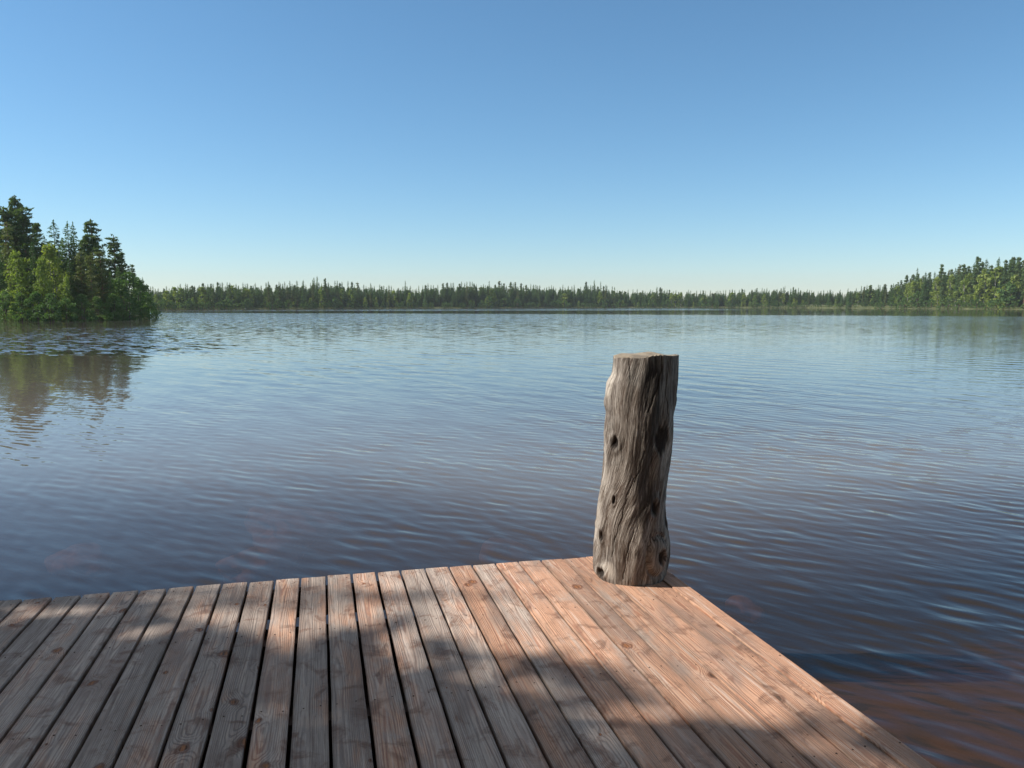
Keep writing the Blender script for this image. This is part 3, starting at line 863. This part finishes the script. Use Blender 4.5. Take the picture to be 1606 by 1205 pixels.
def pine(seed, h=16.0, rad=2.3, base=0.35, density=1.0, size=0.30, layers=False):
    rng = np.random.default_rng(seed)
    tp = trunk_path(h, rng, 0.010)
    tr = [tube(tp, np.linspace(h * 0.0125, 0.05, 9))]
    cs, rs = [], []
    z = base * h
    while z < h * 0.97:
        t = (z - base * h) / (h * (1 - base))
        prof = math.sin(min(1.0, 0.22 + t * 0.95) * math.pi) ** 0.6 if not layers else (0.8 + 0.2 * math.sin(t * 11 + seed)) * max(0.1, 1 - t) ** 0.55
        Rm = rad * max(0.25, prof)
        nb = int(rng.integers(3, 6))
        a0 = rng.uniform(0, 6.28)
        o = np.array([np.interp(z, tp[:, 2], tp[:, 0]), np.interp(z, tp[:, 2], tp[:, 1]), z])
        for k in range(nb):
            a = a0 + k * 6.283 / nb + rng.normal(0, 0.4)
            ln = Rm * rng.uniform(0.5, 1.15)
            rise = ln * rng.uniform(0.0, 0.38) * (0.4 + t)
            tip = o + np.array([ln * math.cos(a), ln * math.sin(a), rise])
            tr.append(tube([o, (o + tip) / 2 + np.array([0, 0, -0.06 * ln]), tip], [0.05 * (1.2 - t) + 0.012, 0.03, 0.01], 4))
            for f in (0.3, 0.55, 0.78, 1.0):
                if f < 0.7 and ln < 0.8: continue
                cs.append(o + (tip - o) * f + rng.normal(0, 0.14, 3)); rs.append(rng.uniform(0.3, 0.6) * (0.75 + 0.25 * f))
        z += rng.uniform(0.5, 0.8) / density ** 0.4
    for k in range(4):
        cs.append(np.array([tp[-1, 0], tp[-1, 1], h - 0.15 - 0.3 * k]) + rng.normal(0, 0.2, 3)); rs.append(0.28)
    return merge(tr), clumps(cs, rs, 95 * density, size, rng, 0.42, 0.34)

def broadleaf(seed, h=9.0, rad=2.2, base=0.06, density=1.0, size=0.2, n=70):
    rng = np.random.default_rng(seed)
    tr = []
    cs, rs = [], []
    for s in range(int(rng.integers(2, 4))):
        tp = trunk_path(h * rng.uniform(0.75, 0.95), rng, 0.02)
        lean = rng.normal(0, 0.07, 2)
        tp[:, 0] += lean[0] * tp[:, 2]; tp[:, 1] += lean[1] * tp[:, 2]
        tr.append(tube(tp, np.linspace(0.09, 0.02, 9), 6))
    for i in range(n):
        t = rng.uniform(0, 1) ** 0.85
        z = h * (base + (1 - base) * t)
        Rm = rad * (math.sin(min(1, 0.16 + 0.84 * t) * math.pi) ** 0.55 * 0.85 + 0.15 * (1 - t)) * (1 if t < .9 else .5)
        a = rng.uniform(0, 6.28); r = Rm * rng.uniform(0.2, 1.0) ** 0.6
        cs.append((r * math.cos(a), r * math.sin(a), z * (0.97) - rng.uniform(0, 0.3))); rs.append(rng.uniform(0.4, 0.85) * h / 9.0)
    return merge(tr), clumps(cs, rs, 75 * density * (9.0 / h) ** 2, size * (h / 9.0) ** 0.5, rng, 0.8, 0.7, 0.4)

PROTO = {}
def proto(kind, seed):
    key = (kind, seed)
    if key in PROTO: return PROTO[key]
    if kind == 'spruce': t, c = spruce(seed, 16, 2.8 + 0.3 * (seed % 3), 0.05, 1.25, 0.4); m = (M_BARK, M_SPRUCE); h = 16
    elif kind == 'pine': t, c = pine(seed, 16, 2.2, 0.33, 1.0); m = (M_PBARK, M_PINE); h = 16
    elif kind == 'layer': t, c = pine(seed, 16, 2.6, 0.22, 1.25, 0.27, True); m = (M_PBARK, M_PINE); h = 16
    elif kind == 'olive': t, c = pine(seed, 12, 1.9, 0.12, 0.75, 0.26, True); m = (M_PBARK, M_OLIVE); h = 12
    elif kind == 'birch': t, c = broadleaf(seed, 11, 2.1, 0.06, 1.0, 0.18, 80); m = (M_WBARK, M_BIRCH); h = 11
    else: t, c = broadleaf(seed, 6, 2.2, 0.03, 1.7, 0.13, 60); m = (M_BARK, M_ALDER); h = 6
    PROTO[key] = (np_mesh("trunk", *t, [m[0]], smooth=True), np_mesh("crown", *c, [m[1]]), h)
    return PROTO[key]

NAME = {'spruce': 'spruce_tree', 'pine': 'pine_tree', 'layer': 'pine_tree', 'olive': 'pine_tree', 'birch': 'birch_tree', 'alder': 'alder_bush'}
CAT = {'spruce': 'tree', 'pine': 'tree', 'layer': 'tree', 'olive': 'tree', 'birch': 'tree', 'alder': 'bush'}

def tree(kind, seed, x, y, h, wide, rot, label, group=None):
    tm, cm, h0 = proto(kind, seed)
    e = empty(NAME[kind], (x, y, gz1(x, y) - 0.1))
    tag(e, label, CAT[kind], group)
    e.rotation_euler = (0, 0, rot)
    s = h / h0
    e.scale = (s * wide, s * wide, s)
    obj("trunk", tm, e); obj("crown", cm, e)
    return e

rnd = random.Random(5)
# trees of the wooded point on the left: kind, seed, pixel x, pixel y of the tip, distance, width, label
POINT = [
    ('spruce', 1, -6, 333, 118, 1.0, "dark spruce cut by the left picture edge beside the tall group"),
    ('pine', 2, 19, 327, 116, 1.15, "round topped pine just left of the tallest tree on the point"),
    ('layer', 11, 35, 311, 124, 0.75, "tallest tree on the wooded point, its narrow tip above all others"),
    ('layer', 3, 51, 328, 117, 1.2, "broad dark pine with ragged branches reaching right, beside the tallest tree"),
    ('pine', 9, 66, 352, 121, 0.9, "lower dark pine filling the right flank of the tall group"),
    ('spruce', 4, 94, 349, 126, 1.25, "lone pointed dark spruce left of the gap in the point's skyline"),
    ('spruce', 5, 116, 351, 123, 1.05, "left one of the twin pointed spruces in the middle of the point"),
    ('spruce', 6, 125, 352, 125, 0.85, "thin right one of the twin pointed spruces in the middle of the point"),
    ('layer', 7, 153, 346, 121, 1.0, "tall column shaped pine with dense layered branches right of the twin spruces"),
    ('layer', 8, 183, 371, 124, 1.15, "flat topped pine with layered branches near the right end of the point"),
    ('pine', 4, 197, 396, 128, 0.8, "shorter dark pine behind the right flank of the flat topped pine"),
    ('pine', 5, 213, 416, 132, 0.7, "small wispy pine standing above the alders near the tip of the point"),
    ('spruce', 7, 228, 436, 138, 0.8, "small thin spruce at the very end of the point"),
    ('spruce', 2, 42, 326, 127, 0.8, "narrow dark spruce close on the right of the tallest tree"),
    ('spruce', 8, 78, 372, 128, 1.0, "dark spruce filling the skyline left of the lone pointed spruce"),
    ('spruce', 3, 105, 376, 128, 1.0, "dark spruce between the lone pointed spruce and the twin spruces"),
    ('pine', 2, 138, 380, 126, 0.9, "dark pine between the twin spruces and the column shaped pine"),
    ('spruce', 2, 168, 386, 127, 1.0, "dark spruce between the column shaped pine and the flat topped pine"),
    ('pine', 9, 144, 372, 124, 0.7, "pine close on the left of the column shaped pine"),
    ('olive', 1, 22, 350, 112, 0.8, "olive green pine in front of the round topped pine"),
    ('birch', 1, 34, 392, 107, 0.95, "bright yellow green birch in front of the tallest tree"),
    ('birch', 2, 86, 386, 109, 1.0, "fresh green birch in front of the lone pointed spruce"),
    ('birch', 3, 72, 404, 106, 0.6, "slim green birch left of the fresh green birch"),
    ('birch', 1, 108, 432, 105.5, 0.6, "small bright yellow green birch at the foot of the twin spruces"),
    ('olive', 2, 133, 394, 112, 1.05, "brownish olive pine below and right of the twin spruces"),
    ('olive', 3, 166, 398, 113, 1.05, "olive pine below the column shaped pine on its right"),
    ('olive', 4, 148, 402, 110, 0.8, "olive brown pine directly below the column shaped pine"),
    ('spruce', 2, 6, 384, 108, 0.9, "dark spruce low at the left edge, in front of the round topped pine"),
    ('spruce', 3, 60, 380, 109, 0.75, "slender dark spruce between the yellow green birch and the fresh green birch"),
    ('spruce', 8, 116, 405, 111, 0.8, "dark spruce in shade below the twin spruces"),
    ('spruce', 6, 178, 425, 112, 0.7, "dark little spruce under the flat topped pine"),
    ('spruce', 1, 190, 418, 116, 0.75, "dark spruce behind the alders near the end of the point"),
    ('alder', 1, 204, 424, 116, 1.0, "tall rounded green alder right of the flat topped pine"),
    ('alder', 2, 220, 437, 121, 1.0, "rounded green alder next to the end of the point"),
    ('alder', 3, 236, 464, 126, 0.9, "lowest alder leaning over the water at the tip of the point"),
    ('alder', 4, 196, 448, 114, 0.9, "pale green alder at the foot of the flat topped pine"),
    ('alder', 1, 12, 455, 104, 1.1, "dark waterside bush at the left picture edge"),
    ('alder', 2, 36, 460, 104, 1.0, "waterside bush under the bright yellow green birch"),
    ('alder', 3, 60, 457, 104, 1.0, "waterside bush under the slender dark spruce"),
    ('alder', 4, 84, 462, 104, 1.1, "waterside bush under the fresh green birch"),
    ('alder', 1, 108, 466, 104, 1.0, "waterside bush under the small yellow green birch"),
    ('alder', 2, 132, 462, 106, 1.0, "waterside bush under the brownish olive pine"),
    ('alder', 3, 156, 465, 108, 1.0, "waterside bush under the column shaped pine"),
    ('alder', 4, 180, 462, 111, 1.0, "waterside bush under the flat topped pine"),
    ('alder', 1, 213, 468, 117, 0.9, "waterside bush under the rounded alder near the point's end"),
]
for i, (kind, sd, px, py, d, wd, lab) in enumerate(POINT):
    x = (px - 803) / F * d
    zg = gz1(x, d) - 0.1
    h = CAM_Z + (HZ - py) / F * d - zg
    tree(kind, sd, x, d, h, wd * (1.0 if h > 8 or kind == 'alder' else 1.2), rnd.uniform(0, 6.28), lab, "trees on the wooded point" if CAT[kind] == 'tree' else "bushes on the wooded point")

# near bank, out of the picture: the trees whose shade lies on the dock, and the wood behind the camera
for kind, sd, x, y, h, wd, rot, lab in [
        ('birch', 12, -11.9, 0.6, 14.3, 1.25, 2.0, "tallest birch on the near bank, shading the front of the dock"),
        ('birch', 18, -11.0, 0.95, 13.6, 1.1, 1.0, "birch on the near bank just in front of the tallest one"),
        ('birch', 15, -9.8, 1.85, 10.6, 1.15, 0.7, "birch on the near bank closest to the dock"),
        ('birch', 17, -13.2, 1.5, 12.9, 1.25, 2.0, "birch on the near bank behind the one closest to the dock"),
        ('birch', 16, -10.8, 4.35, 8.3, 0.8, 0.7, "low birch at the water's edge of the near bank"),
        ('spruce', 14, -16.5, 4.15, 15.6, 0.4, 2.1, "slim tall spruce on the near bank whose tip dapples the far edge of the dock")]:
    tree(kind, sd, x, y, h, wd, rot, lab, "trees on the near bank")
near = []
for q in range(24):
    a = math.radians(rnd.uniform(14, 150)) ; rr_ = rnd.uniform(8, 15)
    x, y = -rr_ * math.cos(a) * 1.15, -3.2 - rr_ * math.sin(a)
    near.append((['layer', 'pine', 'spruce', 'birch'][q % 4], 11 + q % 2, x, y, rnd.uniform(13, 20), rnd.uniform(1.1, 1.5), rnd.uniform(0, 6.28)))
# ------------------------------------------------------------------ the far treeline
def low(kind, seed):
    if kind == 'spruce': t, c = spruce(seed, 16, 2.3 + 0.25 * (seed % 3), 0.04, 0.9, 0.5, 0.68); m = [M_BARK, M_SPRUCE]; h = 16
    elif kind == 'pine': t, c = pine(seed, 16, 2.0, 0.25, 0.42, 0.5); m = [M_PBARK, M_PINE]; h = 16
    elif kind == 'olive': t, c = pine(seed, 16, 2.1, 0.12, 0.42, 0.5, True); m = [M_PBARK, M_OLIVE]; h = 16
    elif kind == 'birch': t, c = broadleaf(seed, 9, 2.2, 0.04, 0.35, 0.42, 45); m = [M_WBARK, M_BIRCH]; h = 9
    else: t, c = broadleaf(seed, 5, 2.6, 0.0, 0.4, 0.4, 40); m = [M_BARK, M_ALDER]; h = 5
    V, Q = merge([t, c])
    mi = np.concatenate([np.zeros(len(t[1]), int), np.ones(len(c[1]), int)])
    return V, Q, mi, m, h
LOW = {(k, s): low(k, s) for k in ('spruce', 'pine', 'olive', 'birch', 'alder') for s in range(20, 25 if k != 'spruce' else 27)}
LOWM = {k: np_mesh(NAME[k[0]], v[0], v[1], v[3], v[2]) for k, v in LOW.items()}

SKYL = np.array([(200, 448), (245, 451), (300, 444), (345, 442), (400, 443), (450, 442), (500, 439), (530, 441), (600, 447), (640, 448), (700, 444), (750, 442), (800, 442),
                 (830, 446), (870, 447), (930, 446), (960, 450), (1000, 454), (1030, 452), (1060, 456), (1100, 455), (1150, 454), (1200, 451), (1240, 451), (1280, 455),
                 (1320, 453), (1360, 447), (1390, 446), (1410, 440), (1430, 430), (1460, 426), (1480, 420), (1505, 414), (1530, 412), (1560, 409), (1590, 405), (1640, 402), (1760, 402)])
SHPX = np.array([(200, 487.2), (245, 487.0), (330, 486.2), (430, 485.4), (620, 484.2), (760, 483.6), (870, 483.2), (1000, 483.0), (1150, 482.9), (1300, 483.3), (1450, 484.4), (1530, 485.0), (1606, 485.6), (1700, 486.4)])
def shore_d(px): return CAM_Z * F / (np.interp(px, SHPX[:, 0], SHPX[:, 1]) - HZ)

LAB = {'spruce': ("slim dark spruce in the far treeline across the lake", "spruces of the far treeline"),
       'pine': ("green pine in the far treeline across the lake", "pines of the far treeline"),
       'olive': ("olive pine in the far treeline across the lake", "olive pines of the far treeline"),
       'birch': ("light green birch at the front of the far treeline", "birches of the far treeline"),
       'alder': ("low round bush on the far bank of the lake", "bushes along the far bank")}
LABR = {'spruce': ("pointed dark spruce among the pines of the right shore", "spruces of the right shore"),
        'pine': ("tall green pine on the wooded rise of the right shore", "pines of the right shore"),
        'olive': ("tall olive pine on the wooded rise of the right shore", "olive pines of the right shore"),
        'birch': ("leafy birch at the front of the right shore's wood", "birches of the right shore"),
        'alder': ("rounded waterside bush on the right shore", "bushes of the right shore")}

prng = np.random.default_rng(77)
def far_tree(kind, px, back, ytop, wide):
    d = float(shore_d(px)) + back
    x = (px - 803) / F * d
    zg = gz1(x, d) - 0.2
    h = CAM_Z + (HZ - ytop) / F * d - zg
    sd = 20 + int(prng.integers(0, 7 if kind == 'spruce' else 5))
    h = max(h, 3.5)
    return kind, sd, x, d, zg, h, wide, prng.uniform(0, 6.28), px

def place(tr):
    if tr is None: return
    kind, sd, x, y, zg, h, wide, rot, px = tr
    o = bpy.data.objects.new(NAME[kind], LOWM[(kind, sd)])
    link(o)
    s = h / LOW[(kind, sd)][4]
    o.location = (x, y, zg); o.rotation_euler = (0, 0, rot); o.scale = (s * wide, s * wide, s)
    lab, grp = (LABR if px > 1385 else LAB)[kind]
    tag(o, lab, CAT[kind], grp)

mass = []
for px in np.arange(214, 1700, 7.6):
    px = px + prng.uniform(-3, 3)
    ys = np.interp(px, SKYL[:, 0], SKYL[:, 1]); yb = np.interp(px, SHPX[:, 0], SHPX[:, 1])
    Hh = yb - ys
    right = px > 1385
    # skyline row
    k = prng.choice(['spruce', 'pine', 'olive'], p=[0.68, 0.27, 0.05] if not right else [0.38, 0.46, 0.16])
    place(far_tree(k, px, prng.uniform(18, 34), ys + (-0.05 * Hh if prng.random() < .18 else 0) + abs(prng.normal(0, 0.10)) * Hh, prng.uniform(0.75, 1.0) * (1.1 if right and k != 'spruce' else 1.0)))
    mass.append(far_tree('spruce' if not right or prng.random() < .4 else 'pine', px + 3.6, prng.uniform(18, 34), ys + Hh * prng.uniform(-0.03, 0.22), prng.uniform(0.75, 1.05)))
    # front row
    k = prng.choice(['spruce', 'pine', 'olive', 'birch'], p=[0.42, 0.25, 0.13, 0.20] if not right else [0.25, 0.40, 0.17, 0.18])
    place(far_tree(k, px + 3.5, prng.uniform(7, 16), ys + Hh * prng.uniform(0.08, 0.36), prng.uniform(0.8, 1.15) * (0.9 if right else 1.0)))
    # low front: birches and bushes
    if prng.random() < 0.62:
        place(far_tree('birch' if prng.random() < (0.45 if not right else 0.6) else 'alder', px + prng.uniform(-3, 3), prng.uniform(3, 7), yb - Hh * prng.uniform(0.22, 0.5 if not right else 0.6), prng.uniform(0.8, 1.2)))
    if prng.random() < 0.8:
        place(far_tree('alder', px + prng.uniform(-3, 3), prng.uniform(0.8, 2.6), yb - Hh * prng.uniform(0.14, 0.26), prng.uniform(0.9, 1.3)))
    for q in range(5):                                        # no holes low down in the skyline
        mass.append(far_tree('spruce', px + prng.uniform(-4, 4), prng.uniform(12, 40), ys + Hh * prng.uniform(0.16, 0.42), 1.6))
    for q in range(6):
        t = far_tree(prng.choice(['spruce', 'pine', 'olive'], p=[.5, .35, .15]), px + prng.uniform(-4, 4), 20 + 9 * q + prng.uniform(0, 9), ys + Hh * prng.uniform(0.18, 0.45), prng.uniform(1.3, 1.9))
        if t: mass.append(t)

for px in np.arange(236, 1640, 3.5):                           # the dark depth of the wood: no daylight through its foot
    ys = np.interp(px, SKYL[:, 0], SKYL[:, 1]); yb = np.interp(px, SHPX[:, 0], SHPX[:, 1])
    mass.append(far_tree('spruce', px, prng.uniform(38, 60), ys + (yb - ys) * prng.uniform(0.26, 0.42), 1.5))
# hand placed landmarks of the skyline
for (k, px, yt, bk, wd) in [('spruce', 931, 440, 20, .8), ('spruce', 941, 442, 21, .7), ('pine', 918, 443, 24, .8), ('spruce', 1029, 450, 20, .8), ('pine', 1034, 451, 22, 1.0), ('spruce', 637, 441, 22, .7),
                            ('spruce', 500, 434, 22, .8), ('spruce', 495, 436, 25, .9), ('pine', 1418, 432, 15, 1.0), ('spruce', 1433, 421, 16, .8), ('spruce', 1446, 428, 14, 1.2), ('pine', 1471, 415, 16, 0.9),
                            ('pine', 1505, 415, 16, 1.1), ('pine', 1527, 405, 17, 1.0), ('spruce', 1540, 408, 14, 1.2), ('spruce', 1559, 405, 18, .8), ('spruce', 1579, 404, 16, 1.0), ('pine', 1590, 404, 16, 1.0), ('pine', 1604, 400, 16, 1.0),
                            ('spruce', 1228, 449, 20, .7), ('spruce', 1241, 452, 20, .7), ('pine', 1361, 448, 14, 1.4), ('pine', 1384, 446, 14, 1.4)]:
    place(far_tree(k, px, bk, yt, wd))

# the wood behind the point and behind the treeline reads as one dark mass
for q in range(70):
    px = prng.uniform(-60, 205); d = prng.uniform(132, 175); x = (px - 803) / F * d
    yt = np.interp(px, [-60, 60, 120, 190, 205], [385, 385, 398, 425, 445]) + prng.uniform(0, 25)
    zg = gz1(x, d) - 0.2
    mass.append(('spruce' if q % 3 else 'pine', 20 + q % 5, x, d, zg, CAM_Z + (HZ - yt) / F * d - zg, 1.3, prng.uniform(0, 6.28), px))
def forest(name, items, getter, label):
    MASSM = [M_BARK, M_SPRUCE, M_PBARK, M_PINE, M_OLIVE, M_WBARK, M_BIRCH, M_ALDER]
    VV, QQ, MM, n0 = [], [], [], 0
    for kind, sd, x, y, zg, h, wide, rot in items:
        V, Q, mi, m, h0 = getter(kind, sd)
        s = h / h0; c, sn = math.cos(rot), math.sin(rot)
        VV.append(np.column_stack([(V[:, 0] * c - V[:, 1] * sn) * s * wide + x, (V[:, 0] * sn + V[:, 1] * c) * s * wide + y, V[:, 2] * s + zg]))
        QQ.append(Q + n0); n0 += len(V)
        MM.append(np.where(mi == 0, MASSM.index(m[0]), MASSM.index(m[1])))
    me = np_mesh(name, np.vstack(VV), np.vstack(QQ), MASSM, np.concatenate(MM))
    tag(obj(name, me), label, "forest", kind="stuff")
forest("distant_forest", [t[:8] for t in mass], lambda k, sd: LOW[(k, sd)], "deep mass of conifers behind the trees of the far shore")
HI = {}
def hi(kind, sd):
    if (kind, sd) not in HI:
        gen = {'layer': lambda: pine(sd, 16, 2.6, 0.12, 0.8, 0.4, True), 'pine': lambda: pine(sd, 16, 2.4, 0.2, 0.8, 0.42),
               'spruce': lambda: spruce(sd, 16, 3.0, 0.04, 0.8, 0.6), 'birch': lambda: broadleaf(sd, 11, 2.6, 0.05, 0.7, 0.3, 80)}[kind]
        t, c = gen()
        V, Q = merge([t, c])
        HI[(kind, sd)] = (V, Q, np.concatenate([np.zeros(len(t[1]), int), np.ones(len(c[1]), int)]),
                          {'layer': [M_PBARK, M_PINE], 'pine': [M_PBARK, M_PINE], 'spruce': [M_BARK, M_SPRUCE], 'birch': [M_WBARK, M_BIRCH]}[kind], 11 if kind == 'birch' else 16)
    return HI[(kind, sd)]
forest("near_forest", [(k, sd, x, y, gz1(x, y) - 0.1, h, w, r) for k, sd, x, y, h, w, r in near], hi, "dense wood on the near bank behind the dock, shading it")

# ------------------------------------------------------------------ bank plants and stones
def sedge(name, pts, hh, label, ww=0.05):
    rng = np.random.default_rng(len(pts))
    pts = np.asarray(pts)
    n = len(pts)
    h = hh * rng.uniform(0.5, 1.2, n)
    C = np.column_stack([pts[:, 0], pts[:, 1], pts[:, 2] + h * 0.5])
    D = np.column_stack([rng.normal(0, 0.25, n), rng.normal(0, 0.25, n), np.ones(n)])
    V, Q = sprays(C, D, h * 0.55, rng, 1.0, ww)
    tag(obj(name, np_mesh(name, V, Q, [M_SEDGE])), label, "sedge", kind="stuff")

pts = []
for i in range(15000):
    px = prng.uniform(225, 1640); d = float(shore_d(px)) + prng.uniform(-0.8, 5.0) ** 1
    x = (px - 803) / F * d
    pts.append((x, d, 0.0))
zz = ground_z(np.array([[p[0] for p in pts]]), np.array([[p[1] for p in pts]]))[0]
pts = [(p[0], p[1], max(0.0, z)) for p, z in zip(pts, zz) if -0.25 < z < 0.9]
sedge("bank_sedge", pts, 0.7, "pale green sedge fringe along the far shore", 0.16)
pts = []
for i in range(9000):
    px = prng.uniform(-30, 236); d = float(np.interp(px, [-30, 40, 120, 200, 236], [103, 106, 107, 123, 138])) + prng.uniform(-3.5, 2.5)
    if px < 42 and prng.random() < 0.6: d -= prng.uniform(0, 9)
    pts.append(((px - 803) / F * d, d, 0.0))
zz = ground_z(np.array([[p[0] for p in pts]]), np.array([[p[1] for p in pts]]))[0]
pts = [(p[0], p[1], max(0.0, z)) for p, z in zip(pts, zz) if -0.7 < z < 0.6]
sedge("point_sedge", pts, 0.75, "sedge growing in the shallows along the wooded point", 0.06)

def stone(seed, loc, size, mat, label, group):
    rng = np.random.default_rng(seed)
    n, m = 22, 36
    th = np.linspace(0.02, math.pi - 0.02, n)[:, None]; ph = (np.arange(m) / m * 2 * math.pi)[None, :]
    P = np.stack([np.sin(th) * np.cos(ph), np.sin(th) * np.sin(ph), np.cos(th) + 0 * ph], -1)
    r = np.ones(P.shape[:2])
    for k in range(10):
        v = rng.normal(0, 1, 3); v /= np.linalg.norm(v)
        d = P @ v
        r -= np.clip(d - rng.uniform(0.45, 0.8), 0, 1) * rng.uniform(0.3, 0.8)
        r += 0.02 * np.sin(d * rng.uniform(4, 11) + k)
    P = P * r[..., None] * np.array(size)
    o = obj("stone", np_mesh("stone", P.reshape(-1, 3), grid_quads(n, m, True), [mat], smooth=True))
    o.location = loc; o.rotation_euler = (0, 0, rng.uniform(0, 6.28))
    tag(o, label, "stone", group)

for k, (px, py, dep, sz, lab) in enumerate([
        (462, 806, 0.30, (1.0, 0.7, 0.22), "broad reddish slab of stone under the water in front of the dock"),
        (1166, 944, 0.16, (0.17, 0.13, 0.10), "small reddish stone under the water right of the dock corner"),
        (400, 868, 0.45, (0.75, 0.35, 0.2), "long reddish stone under the water close to the dock's far edge"),
        (120, 868, 0.45, (0.5, 0.3, 0.2), "reddish stone under the water near the left end of the dock"),
        (790, 850, 0.5, (0.4, 0.3, 0.2), "dim stone under the water between the broad slab and the post")]):
    p = on_plane(px, py, -dep)
    stone(40 + k, (p[0], p[1], -dep - sz[2] * 0.6), sz, M_RSTONE, lab, "stones under the water")
for k, (px, lab, sz) in enumerate([(369, "small bright boulder on the far bank, left of a wider grey one", (0.55, 0.45, 0.3)), (386, "wider pale grey boulder on the far bank beside a small bright one", (1.2, 0.7, 0.35))]):
    d = float(shore_d(px)) + 1.5; x = (px - 803) / F * d
    stone(60 + k, (x, d, gz1(x, d) + 0.15), sz, M_PSTONE, lab, "boulders on the far bank")

# ------------------------------------------------------------------ air
def build_haze():
    g = G("thin_air")
    v = g.n("ShaderNodeVolumePrincipled", None, Color=(0.86, 0.93, 1.0, 1), Density=0.00015, Anisotropy=0.2)
    o = g.t.nodes.new("ShaderNodeOutputMaterial"); g.t.links.new(v.outputs[0], o.inputs["Volume"])
    x0, x1, y0, y1, z0, z1 = -1520, 1520, -1460, 1580, -8, 42
    V = [(x, y, z) for z in (z0, z1) for x, y in ((x0, y0), (x1, y0), (x1, y1), (x0, y1))]
    Q = [[0, 3, 2, 1], [4, 5, 6, 7], [0, 1, 5, 4], [1, 2, 6, 5], [2, 3, 7, 6], [3, 0, 4, 7]]
    tag(obj("haze", np_mesh("haze", V, Q, [g.m])), kind="stuff")
build_haze()
